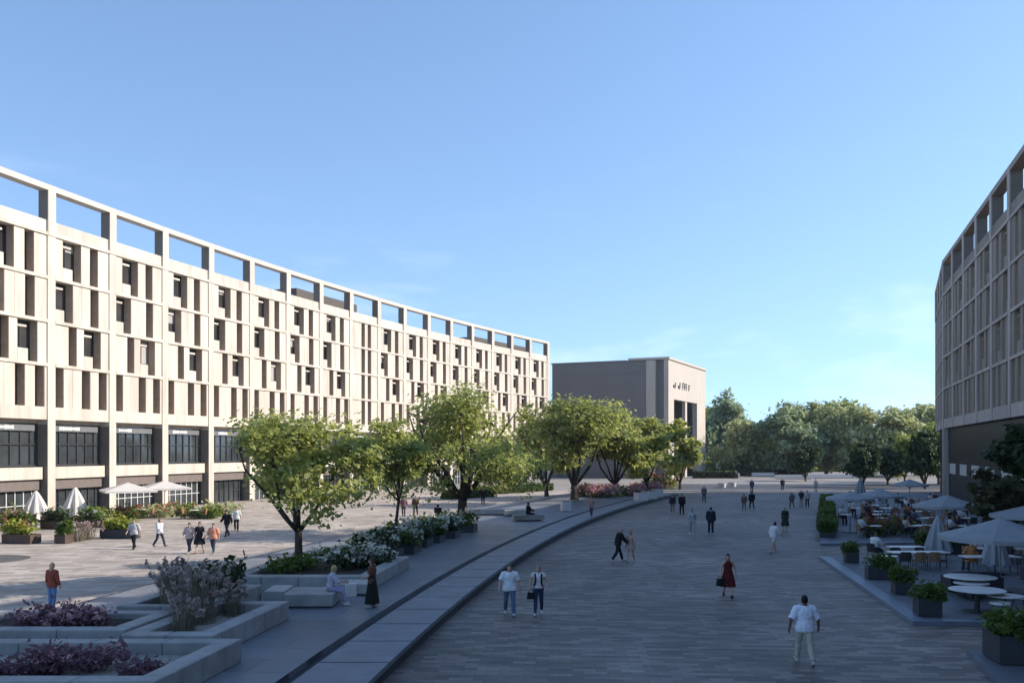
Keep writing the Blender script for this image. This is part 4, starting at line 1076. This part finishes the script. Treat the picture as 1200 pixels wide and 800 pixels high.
def chair(label, x, y, z0, face, seat, group=None, sc=1.0):
    root = empty('cafe_chair', (x, y, z0), R(-face), label, 'chair', group)
    q = MB(); q.box(-.22,.22,-.22,.23,.40,.46); q.build('seat', seat, root)
    q = MB(); rings = []
    for z, yy, hw_ in ((.47,-.21,.225),(.62,-.235,.235),(.78,-.265,.23),(.84,-.275,.19)):
        rings.append([(-hw_,yy+.045,z),(0,yy,z),(hw_,yy+.045,z),(hw_,yy+.01,z),(0,yy-.035,z),(-hw_,yy+.01,z)])
    q.loft(rings); q.build('backrest', seat, root)
    for sx in (-1,1):
        for sy in (-1,1):
            q = MB(); q.tube([(sx*.21,sy*.21+(-.03 if sy < 0 else .0),0),(sx*.19,sy*.18,.41)],[.013,.017],6); q.build('leg', TABLED, root)
        q = MB(); q.tube([(sx*.235,-.2,.64),(sx*.25,.05,.65),(sx*.235,.17,.63),(sx*.2,.18,.41)],[.017]*4,6); q.build('armrest', seat, root)
    return root
def stool(label, x, y, z0, r=.2, h=.46, group=None):
    root = empty('stool', (x, y, z0), 0, label, 'stool', group)
    q = MB(); q.cyl(0,0,h-.06,h,r,r*.97,20); q.build('seat', TABLEW, root)
    for k in range(3):
        a = 2*math.pi*k/3+.4; q = MB(); q.tube([(r*1.0*math.cos(a),r*1.0*math.sin(a),0),(r*.6*math.cos(a),r*.6*math.sin(a),h-.061)],[.014,.018],6); q.build('leg', TABLED, root)
    return root
def planter_box(label, x, y, z0, w, d, h, rz, m=BOXDARK, group=None):
    root = empty('planter_box', (x, y, z0), rz, label, 'planter', group)
    q = MB(); t = .05
    q.box(-w/2,w/2,-d/2,-d/2+t,.03,h); q.box(-w/2,w/2,d/2-t,d/2,.03,h); q.box(-w/2,-w/2+t,-d/2+t,d/2-t,.03,h); q.box(w/2-t,w/2,-d/2+t,d/2-t,.03,h); q.build('box', m, root)
    q = MB(); q.box(-w/2+t,w/2-t,-d/2+t,d/2-t,.05,h-.07); q.build('soil', SOIL, root)
    q = MB(); q.box(-w/2+.06,w/2-.06,-d/2+.06,d/2-.06,0,.029); q.build('plinth', TABLED, root)
    return root

# ---- the left frontage
for i, (px, by, ze, zt_, r, d) in enumerate(((150,0,2.35,2.95,2.3,74),(193,0,2.35,2.95,2.2,79))):
    x = (px-HX)*d/F
    parasol(['white square parasol, left of the open pair before the shopfronts','white square parasol, right of the open pair before the shopfronts'][i], x, d, 0, r, ze, zt_, FABRIC_W, 4, -.25, 'white parasols before the shopfronts')
for i, (px, d, h, r) in enumerate(((42,69,2.55,1.15),(88,72,2.7,1.15))):
    closed_parasol(['folded white parasol nearest the left edge','folded white parasol in front of the second shop bay'][i], (px-HX)*d/F, d, 0, h, r, FABRIC_W, 'white parasols before the shopfronts')
lf = [(20,637,2.0,.9,YELLOWG,BOXBROWN,'lime green plants at the left edge'),(70,637,.75,.7,HEDGE,BOXBROWN,'small green plant, beside the dry grass'),(137,631,2.3,.9,YELLOWG,BOXDARK,'lime green plants left of the walkers'),(18,622,2.2,.8,HEDGE,BOXDARK,'dark green plants under the folded parasol'),(62,620,2.0,.8,LEAF_D,BOXBROWN,'mixed dark plants before the second shop bay'),(105,618,2.2,.8,HEDGE,BOXBROWN,'mid green plants before the third shop bay')]
for i, (px, py, w, d, lm, bm_, what) in enumerate(lf):
    x, y = G(px, py)
    planter_box('low street planter with '+what, x, y+.5, 0, w, d, .55, -.25, bm_, 'low planters along the shopfronts')
    shrub('planter_shrub', 'clump of '+what+' in its low planter', x, y+.5, .5, w*.5, d*.48, .75, lm, [REDFL,None,YELLOWG,PINKFL,REDFL,WHITEFL][i], 900, .13, 14, .12, 100+i, rz=-.25)
for i, (px, py) in enumerate(((92,634),(104,632))):
    x, y = G(px, py); plume_grass(['dry brown grass tuft beside the small street planter','dry grass tuft left of the lime planter'][i], x, y, 0, .8, 1.1, 240, 30+i)
for i, (px, py, fl) in enumerate(((5,612,PINKFL),(40,611,REDFL),(75,611,WHITEFL),(110,611,YELLOWG),(150,609,REDFL),(180,606,REDFL),(212,604,REDFL),(240,607,YELLOWG),(262,604,LEAF2))):
    x, y = G(px, py)
    shrub('flower_bed_plant', 'flowering plant in the shopfront bed, '+['pink, at the left edge','red, by the first folded parasol','white, by the second folded parasol','lime, before the third column','rust red, under the left open parasol','rust red, between the open parasols','rust red, under the right open parasol','lime green, behind the three walkers','green, nearest the first tree crown'][i], x, y, 0, 1.7, .9, 1.0, [LEAF2,HEDGE,LEAF_O][i % 3], fl, 700, .15, 30, .14, 120+i, group='flowering plants along the shopfronts')
for i, (px, py) in enumerate(((166,601),(200,599),(228,602),(140,602))):
    x, y = G(px, py+6); round_table('small street cafe table '+['under the left white parasol','under the right white parasol','right of the white parasols','left of the white parasols'][i], x, y, 0, .4, .74, 'street cafe tables before the shops')
    for j, (dx, dy, fc) in enumerate(((-.75,.1,90),(.75,0,270))):
        chair('tan wicker chair '+['left','right'][j]+' of the street cafe table '+['under the left white parasol','under the right white parasol','right of the white parasols','left of the white parasols'][i], x+dx, y+dy, 0, fc, TANSEAT, 'street cafe chairs before the shops')
for i, (px, dist, L) in enumerate(((585,118,9),(620,124,9),(550,108,8))):
    shrub('clipped_hedge', 'low lime green hedge before the far shopfronts, '+['middle piece','farthest piece','nearest piece'][i], (px-HX)*dist/F, dist, 0, L/2, .6, .9, HEDGE, None, 1500, .22, 0, .1, 140+i, box=True, rz=.9)
q = MB(); 
x, y = G(-16, 655)
q.cyl(x, y, -.003, .012, 2.0, 2.0, 48); o = struct(q.build('path', mat('dark_round_inlay', (.10,.095,.09), .8, .15, 2)))

# ---- cafe platforms on the right
PLAT_M = paver_mat('blue_grey_platform', (.105,.115,.135), (.135,.145,.165), (.18,.185,.20), (.08,.085,.10), 1.6, .8, .1, streak=.7, big=.15, spec=.4)
EDGE_M = mat('blue_slate_kerb', (.17,.20,.25), .5, .12, 2, spec=.45)
def slab(name, poly, h, m):
    q = MB(); n = len(poly)
    q.loft([[(x,y,z) for x,y in poly] for z in (-.02, h)]); return struct(q.build(name, m))
ZP = .14
def xr(y): return 12.55+.173*(y-29.4)
slab('cafe_pavement', [(xr(29.4)+.55,29.85),(21,29.6),(34,33),(34,48.8),(xr(47.3)+.35,47.2)], ZP, PLAT_M)
slab('kerb', [(xr(29.4),29.4),(22,29.0),(22,29.59),(xr(29.4)+.552,29.848)], ZP+.004, EDGE_M)
slab('kerb', [(xr(29.4),29.4),(xr(29.4)+.548,29.852),(xr(47.3)+.347,47.2),(xr(47.3)-.1,47.6)], ZP+.004, EDGE_M)
slab('cafe_pavement', [(18.3,54.4),(40,57),(58,118),(39.9,118)], ZP, PLAT_M)
slab('kerb', [(17.7,53.9),(40,56.4),(40,56.99),(18.3,54.39)], ZP+.004, EDGE_M)
slab('kerb', [(17.7,53.9),(18.296,54.395),(39.896,118),(39.3,118)], ZP+.004, EDGE_M)
slab('cafe_pavement', [(12.2,25.2),(19,24.6),(17,12),(8.6,12)], ZP, PLAT_M)
# planters and their plants along the platform edge
for i, (px, py, w, d, h, what) in enumerate(((1000,660,.6,.7,.5,'smallest, at the tip of the cafe platform'),(1034,680,1.05,.7,.52,'widest, second from the tip of the platform'),(1062,698,.7,.75,.54,'third from the tip of the platform'),(1092,724,.72,.75,.58,'at the front corner of the platform'))):
    x, y = G(px, py, ZP)
    planter_box('dark cube planter, '+what, x+.1, y+.55, ZP, w, d, h, -.16, BOXDARK, 'dark planters along the platform edge')
    shrub('boxwood_shrub', 'rounded green shrub in the dark planter '+what.split(', ')[-1] if i == 3 else 'rounded green shrub in the planter that is '+what, x+.1, y+.55, ZP+h-.08, w*.6, d*.55, .5, HEDGE, None, 1300, .075, 0, .1, 160+i, group='shrubs in the edge planters')
planter_box('large dark planter in the bottom right corner of the square', 13.1, 23.9, ZP, 1.7, 1.3, .72, -.16, BOXDARK, 'dark planters along the platform edge')
shrub('boxwood_shrub', 'spreading leafy shrub in the large corner planter', 13.1, 23.9, ZP+.62, .95, .75, .6, HEDGE, None, 2200, .11, 0, .1, 170, clump=16)
for i in range(4):
    y = 57.5+i*9.5; x = 18.6+(y-54)*.335
    planter_box('long planter trough of the cafe hedge, '+['first','second','third','fourth','fifth'][i]+' from the front', x+.6, y+3.2, ZP, .9, 7.0, .5, -.32, BOXDARK, 'hedge troughs along the cafe')
    shrub('clipped_hedge', 'clipped dark hedge in the cafe trough, '+['first','second','third','fourth','fifth'][i]+' from the front', x+.6, y+3.2, ZP+.42, .48, 3.5, .55, HEDGE, None, 3000, .13, 0, .1, 180+i, box=True, rz=-.32, group='cafe hedges')
x, y = G(1050, 632, ZP)
planter_box('wide dark trough dividing the cafe rows', x, 50, ZP if 50 < 48 else 0, 2.6, .7, .6, 0, BOXDARK)
shrub('clipped_hedge', 'green hedge in the wide trough dividing the cafe rows', x, 50, .5, 1.3, .36, .55, HEDGE, None, 1500, .11, 0, .1, 190, box=True)
for i, (px, d) in enumerate(((1022,58.5),(1042,59.5),(1064,60.5))):
    shrub('red_flower_bush', 'rust red flowering plants behind the dividing hedge, '+['left','middle','right'][i], (px-HX)*d/F, d, ZP, .75, .6, .85, LEAF2, RUSTFL, 600, .13, 50, .15, 195+i, group='rust red flowers in the cafe')
# parasols of the cafe
pg = 'grey blue cafe parasols'
for lab, px, d, r, ze, zt_, sd in (
  ('largest open parasol, at the right edge behind the round tables', 1172, 35.5, 2.2, 2.25, 2.95, 8),
  ('open parasol cut by the right edge, behind the largest one', 1216, 45, 2.1, 2.4, 3.0, 8),
  ('open parasol standing before the corner column of the shaded block', 1110, 53, 1.85, 2.4, 2.98, 8),
  ('open parasol beside the hedge, left of the far pair', 996, 61, 1.55, 2.4, 2.85, 8),
  ('open parasol beside the hedge, right of the far pair', 1031, 64, 1.6, 2.4, 2.9, 8),
  ('small far parasol over the white tables by the dark trees', 1066, 84, 1.6, 2.4, 2.9, 8)):
    parasol(lab, (px-HX)*d/F, d, ZP, r, ze-ZP, zt_-ZP, FABRIC, sd, .2, pg)
for lab, px, d, h, r in (('folded grey parasol behind the long white table', 1099, 45.5, 2.25, .72), ('folded grey parasol under the largest open parasol', 1166, 40.5, 2.15, .66), ('folded tall grey parasol by the far dark trees', 1008, 100, 2.5, .7)):
    closed_parasol(lab, (px-HX)*d/F, d, ZP, h, r, FABRIC, 'folded cafe parasols')
# nearest tables
x, y = G(1145, 690, ZP+.75); round_table('large round white table nearest the platform front', x, y, ZP, .88, .75, 'round white cafe tables')
x, y = G(1137, 675, ZP+.75); round_table('large round white table just behind the nearest one', x, y, ZP, .9, .75, 'round white cafe tables')
x, y = G(1140, 682, ZP+.62); round_table('smaller low round table between the two large ones', x-.05, y, ZP, .6, .62, 'round white cafe tables')
x, y = G(1178, 697, ZP+.6); round_table('low round white table at the right of the nearest one', x, y, ZP, .55, .6, 'round white cafe tables')
x, y = G(1172, 705, ZP+.46); stool('white stool before the low table at the right', x, y, ZP, .32, .46)
x, y = G(1196, 700, ZP+.46); stool('white stool cut by the right edge of the picture', x, y, ZP, .3, .5)
x, y = G(1076, 646, ZP+.75); long_table('long white table in front of the first folded parasol', x, y, ZP, 2.6, .05); LT = (x, y)
x, y = G(1160, 651, ZP+.75); long_table('long white table behind the orange chair', x, y, ZP, 2.4, .05); LT2 = (x, y)
x, y = G(1062, 640, ZP+.75); long_table('far white table with pale green cloth behind the first long table', x, y, ZP, 1.6, 0)
cg = 'chairs of the cafe'
chair('tan wicker chair at the left end of the first long table', LT[0]-.3, LT[1]-.75, ZP, 0, TANSEAT, cg)
chair('tan wicker chair with dark seat neighbour, right of the first tan one', LT[0]+.35, LT[1]-.75, ZP, 8, TANSEAT, cg)
chair('dark chair with its back to the plaza, before the first long table', LT[0]-.9, LT[1]-.7, ZP, 10, DARKSEAT, cg)
chair('dark chair across the first long table, left side', LT[0]-.6, LT[1]+.8, ZP, 180, DARKSEAT, cg)
chair('dark chair across the first long table, right side', LT[0]+.5, LT[1]+.8, ZP, 180, DARKSEAT, cg)
x, y = G(1138, 668, ZP)
chair('orange upholstered chair facing the second long table', x, y, ZP, 0, ORANGESEAT, cg)
person('person with light hair and orange top sitting at the second long table', (x, y+.0, ZP), 1.7, 0, pose='sit', top=(.45,.20,.08), sleeve=1.0, bcol=(.07,.07,.09), shoe=BLACK, hair=(.5,.36,.28), hairlen=.2, fem=True, vox=.022, seat_h=.47)
chair('dark chair right of the orange one', x+.8, y+.1, ZP, 350, DARKSEAT, cg)
x, y = G(1024, 656, ZP)
chair('dark chair of the person in white at the platform tip', x, y, ZP, 60, DARKSEAT, cg)
person('person in white shirt sitting near the tip of the cafe platform', (x, y, ZP), 1.74, 60, pose='sit', top=(.68,.68,.66), sleeve=1.3, bcol=(.05,.06,.09), shoe=(.5,.5,.5), hair=(.14,.09,.06), vox=.022, seat_h=.47, lean=12)
x, y = G(1042, 651, ZP+.74); round_table('small round table in front of the person in white', x, y, ZP, .38, .74, 'round white cafe tables')
# bench sofas and further rows of tables with chairs and guests
SOFA = mat('dark_sofa_fabric', (.055,.055,.07), .85, .15, 6)
def sofa(label, x, y, z0, L, rz):
    root = empty('cafe_sofa', (x, y, z0), rz, label, 'sofa', 'dark sofas of the cafe')
    q = MB(); q.box(-L/2,L/2,-.35,.35,.08,.42); q.build('seat', SOFA, root); q = MB(); q.box(-L/2,L/2,-.5,-.352,.08,.78); q.build('backrest', SOFA, root)
    for sx in (-1,1): q = MB(); q.box(min(sx*(L/2+.003),sx*(L/2+.15)),max(sx*(L/2+.003),sx*(L/2+.15)),-.5,.35,.08,.58); q.build('armrest', SOFA, root)
    q = MB(); q.box(-L/2+.1,L/2-.1,-.4,.3,0,.079); q.build('base', TABLED, root)
x, y = G(1128, 692, ZP); sofa('dark sofa behind the nearest round table', x+.3, 35.7, ZP, 1.7, 0)
sofa('dark sofa at the right edge by the low table', 17.9, 31.0, ZP, 1.4, 1.57)
sofa('dark sofa right of the orange chair', 21.8, 38.0, ZP, 1.8, 0)
rows = [('first far cafe row', 57.5, (22.2,24.9,27.6), ), ('second far cafe row', 64, (25.2,28.2,31.0)), ('third far cafe row', 71, (27.6,30.8,33.8)), ('fourth far cafe row', 79, (30.5,34,37)), ('middle cafe row', 44.3, (22.4,24.4)), ('near side row', 40.6, (23.4,26.0)), ('back row by the shaded block', 47.4, (26.2,29.2)), ('row by the hedge troughs', 67.5, (24.0,26.4)), ('inner hedge row', 75, (27.4,30.2)), ('farthest cafe row', 88, (34.0,37.0,40.0))]
gc = [(.5,.5,.5),(.12,.03,.03),(.03,.03,.04),(.45,.40,.36),(.10,.12,.2),(.35,.12,.08),(.6,.6,.6),(.05,.05,.05)]; gi = 0
pos = ['left','middle','right']
for rn, y, xs in rows:
    for j, x in enumerate(xs):
        wh = 'the '+pos[j if len(xs) == 3 else j*2]+' table of the '+rn
        if j % 2: long_table('white long table, '+wh[4:], x, y, ZP, 1.5, .1, group='tables of the far cafe rows')
        else: round_table('white round table, '+wh[4:], x, y, ZP, .45, .74, 'tables of the far cafe rows')
        for k, (dx, dy, fc, side) in enumerate(((-.85,-.1,80,'left of'),(.95,.1,275,'right of'),(.05,.8,180,'behind'),(0,-.8,5,'before'))):
            if (j+k) % 4 == 3: continue
            c = (TANSEAT, DARKSEAT, TANSEAT, TANSEAT)[(j+k) % 4]
            chair(('tan' if c is TANSEAT else 'dark')+' chair '+side+' '+wh, x+dx, y+dy, ZP, fc, c, cg)
            if ((gi*7+k) % 3 == 0 and len(xs) == 3) or (len(xs) == 2 and k == 2):
                col_ = gc[gi % 8]; nm = ['grey','maroon','black','beige','navy','rust','white','charcoal'][gi % 8]
                person('guest in '+nm+' seated '+side+' '+wh, (x+dx, y+dy, ZP), 1.7, fc, pose='sit', top=col_, sleeve=1.2, bcol=(.05,.05,.07), shoe=BLACK, hair=[(.03,.02,.015),(.25,.15,.08),(.12,.07,.04)][gi % 3], hairlen=.4*(gi % 2), fem=bool(gi % 2), vox=.034, seat_h=.47, skin=gi % 2)
            gi += 1
# things held
def bag(label, x, y, z, m, rz=0, w=.3, h=.24, strap=.3):
    root = empty('handbag', (x, y, z), rz, label, 'bag')
    q = MB(); q.hexa([(-w/2,-.06,-h),(w/2,-.06,-h),(w/2,.06,-h),(-w/2,.06,-h),(-w/2+.03,-.04,0),(w/2-.03,-.04,0),(w/2-.03,.04,0),(-w/2+.03,.04,0)]); q.build('pouch', m, root)
    q = MB(); q.tube([(-w*.35,0,0),(-w*.2,0,strap*.8),(0,0,strap),(w*.2,0,strap*.8),(w*.35,0,0)],[.011]*5,6); q.build('strap', m, root)
LEATHER = mat('black_leather', (.014,.013,.014), .45, .15, 8)
px_, py_, pz_ = hand_pos(wom_red, 1)
bag('black handbag hanging from the hand of the woman in dark red', px_, py_-.02, pz_-.07, LEATHER, .2, .34, .27, .10)
px_, py_, pz_ = hand_pos(wom_strap, 1)
bag('small black bag at the hip of the woman in cropped white top', px_+.06, py_, pz_-.05, LEATHER, .3, .26, .22, .09)

# ------------------------------------------------------------------ air
q = MB(); q.box(-165, 195, -60, 420, -1.2, 36); hz = q.build('haze', [])
hm = bpy.data.materials.new('pale_air'); hm.use_nodes = True; hn = hm.node_tree
hn.nodes.remove(hn.nodes['Principled BSDF']); hv = hn.nodes.new('ShaderNodeVolumePrincipled'); hv.inputs['Color'].default_value = (.84,.88,.93,1); hv.inputs['Density'].default_value = .0002; hv.inputs['Anisotropy'].default_value = .2
hn.links.new(hv.outputs['Volume'], hn.nodes['Material Output'].inputs['Volume'])
hz.data.materials.append(hm); tag(hz, 'thin pale air over the square softening the far trees', kind='stuff')
# ------------------------------------------------------------------ light, sky, camera
EL, AZ = R(30.5), R(86)        # sun: azimuth measured clockwise from +Y
sd = Vector((math.sin(AZ)*math.cos(EL), math.cos(AZ)*math.cos(EL), math.sin(EL)))
sl = bpy.data.lights.new('sun', 'SUN'); sl.energy = 3.5; sl.angle = R(.5); sl.color = (1.0, .90, .78)
so = bpy.data.objects.new('sun', sl); COL.objects.link(so); so.rotation_euler = sd.to_track_quat('Z','Y').to_euler(); so.location = (60, 0, 80)
w = bpy.data.worlds.new('World'); S.world = w; w.use_nodes = True
nt = w.node_tree; L = nt.links.new; bg = nt.nodes['Background']
sk = nt.nodes.new('ShaderNodeTexSky'); sk.sky_type = 'NISHITA'; sk.sun_disc = False
sk.sun_elevation = EL; sk.sun_rotation = AZ; sk.air_density = 1.0; sk.dust_density = .25; sk.ozone_density = 1.6; sk.altitude = 50
# a few faint wisps of cirrus
tc = nt.nodes.new('ShaderNodeTexCoord'); mp = nt.nodes.new('ShaderNodeMapping'); mp.inputs['Scale'].default_value = (2.2, 2.2, 9.0)
n1 = nt.nodes.new('ShaderNodeTexNoise'); n1.inputs['Scale'].default_value = 1.7; n1.inputs['Detail'].default_value = 7; n1.inputs['Roughness'].default_value = .6; n1.inputs['Distortion'].default_value = .5
hs = nt.nodes.new('ShaderNodeHueSaturation'); hs.inputs['Saturation'].default_value = 1.05; hs.inputs['Hue'].default_value = .50; L(sk.outputs['Color'], hs.inputs['Color'])
sx = nt.nodes.new('ShaderNodeSeparateXYZ'); cx_ = nt.nodes.new('ShaderNodeCombineXYZ'); ma = nt.nodes.new('ShaderNodeMath'); ma.operation = 'MULTIPLY_ADD'
ma.inputs[1].default_value = .9; ma.inputs[2].default_value = .16; ma.use_clamp = False
L(tc.outputs['Generated'], sx.inputs[0]); L(sx.outputs[0], cx_.inputs[0]); L(sx.outputs[1], cx_.inputs[1]); L(sx.outputs[2], ma.inputs[0]); L(ma.outputs[0], cx_.inputs[2])
L(cx_.outputs[0], sk.inputs['Vector']) if 'Vector' in sk.inputs else None
L(tc.outputs['Generated'], mp.inputs['Vector']); L(mp.outputs['Vector'], n1.inputs['Vector'])
cr = nt.nodes.new('ShaderNodeValToRGB'); cr.color_ramp.elements[0].position = .52; cr.color_ramp.elements[1].position = .82; cr.color_ramp.elements[1].color = (.30,.30,.30,1)
mk = nt.nodes.new('ShaderNodeMapRange'); mk.inputs['From Min'].default_value = .30; mk.inputs['From Max'].default_value = .12; mk.inputs['To Min'].default_value = .0; mk.inputs['To Max'].default_value = 1.0
L(sx.outputs[2], mk.inputs['Value']); mkm = nt.nodes.new('ShaderNodeMath'); mkm.operation = 'MULTIPLY'; L(mk.outputs[0], mkm.inputs[1]); L(n1.outputs['Fac'], cr.inputs['Fac']); L(cr.outputs['Color'], mkm.inputs[0])
mx = nt.nodes.new('ShaderNodeMixRGB'); mx.inputs['Color2'].default_value = (6.0,6.4,7.0,1)
L(mkm.outputs[0], mx.inputs['Fac']); L(hs.outputs['Color'], mx.inputs['Color1']); L(mx.outputs['Color'], bg.inputs['Color'])
bg.inputs['Strength'].default_value = .148
cd = bpy.data.cameras.new('camera'); cam = bpy.data.objects.new('camera', cd); COL.objects.link(cam)
cam.location = (0, 0, CAMZ); cam.rotation_euler = (R(90), 0, 0)
cd.sensor_width = 36; cd.lens = 36*F/1200; cd.shift_y = (HY-400)/1200; cd.clip_end = 6000; cd.clip_start = .1
S.camera = cam
S.view_settings.view_transform = 'Standard'; S.view_settings.look = 'None'; S.view_settings.gamma = 1; S.view_settings.exposure = 0.92
S.render.engine = 'CYCLES'
S.cycles.max_bounces = 6; S.cycles.diffuse_bounces = 3; S.cycles.transparent_max_bounces = 4; S.cycles.caustics_reflective = False; S.cycles.caustics_refractive = False
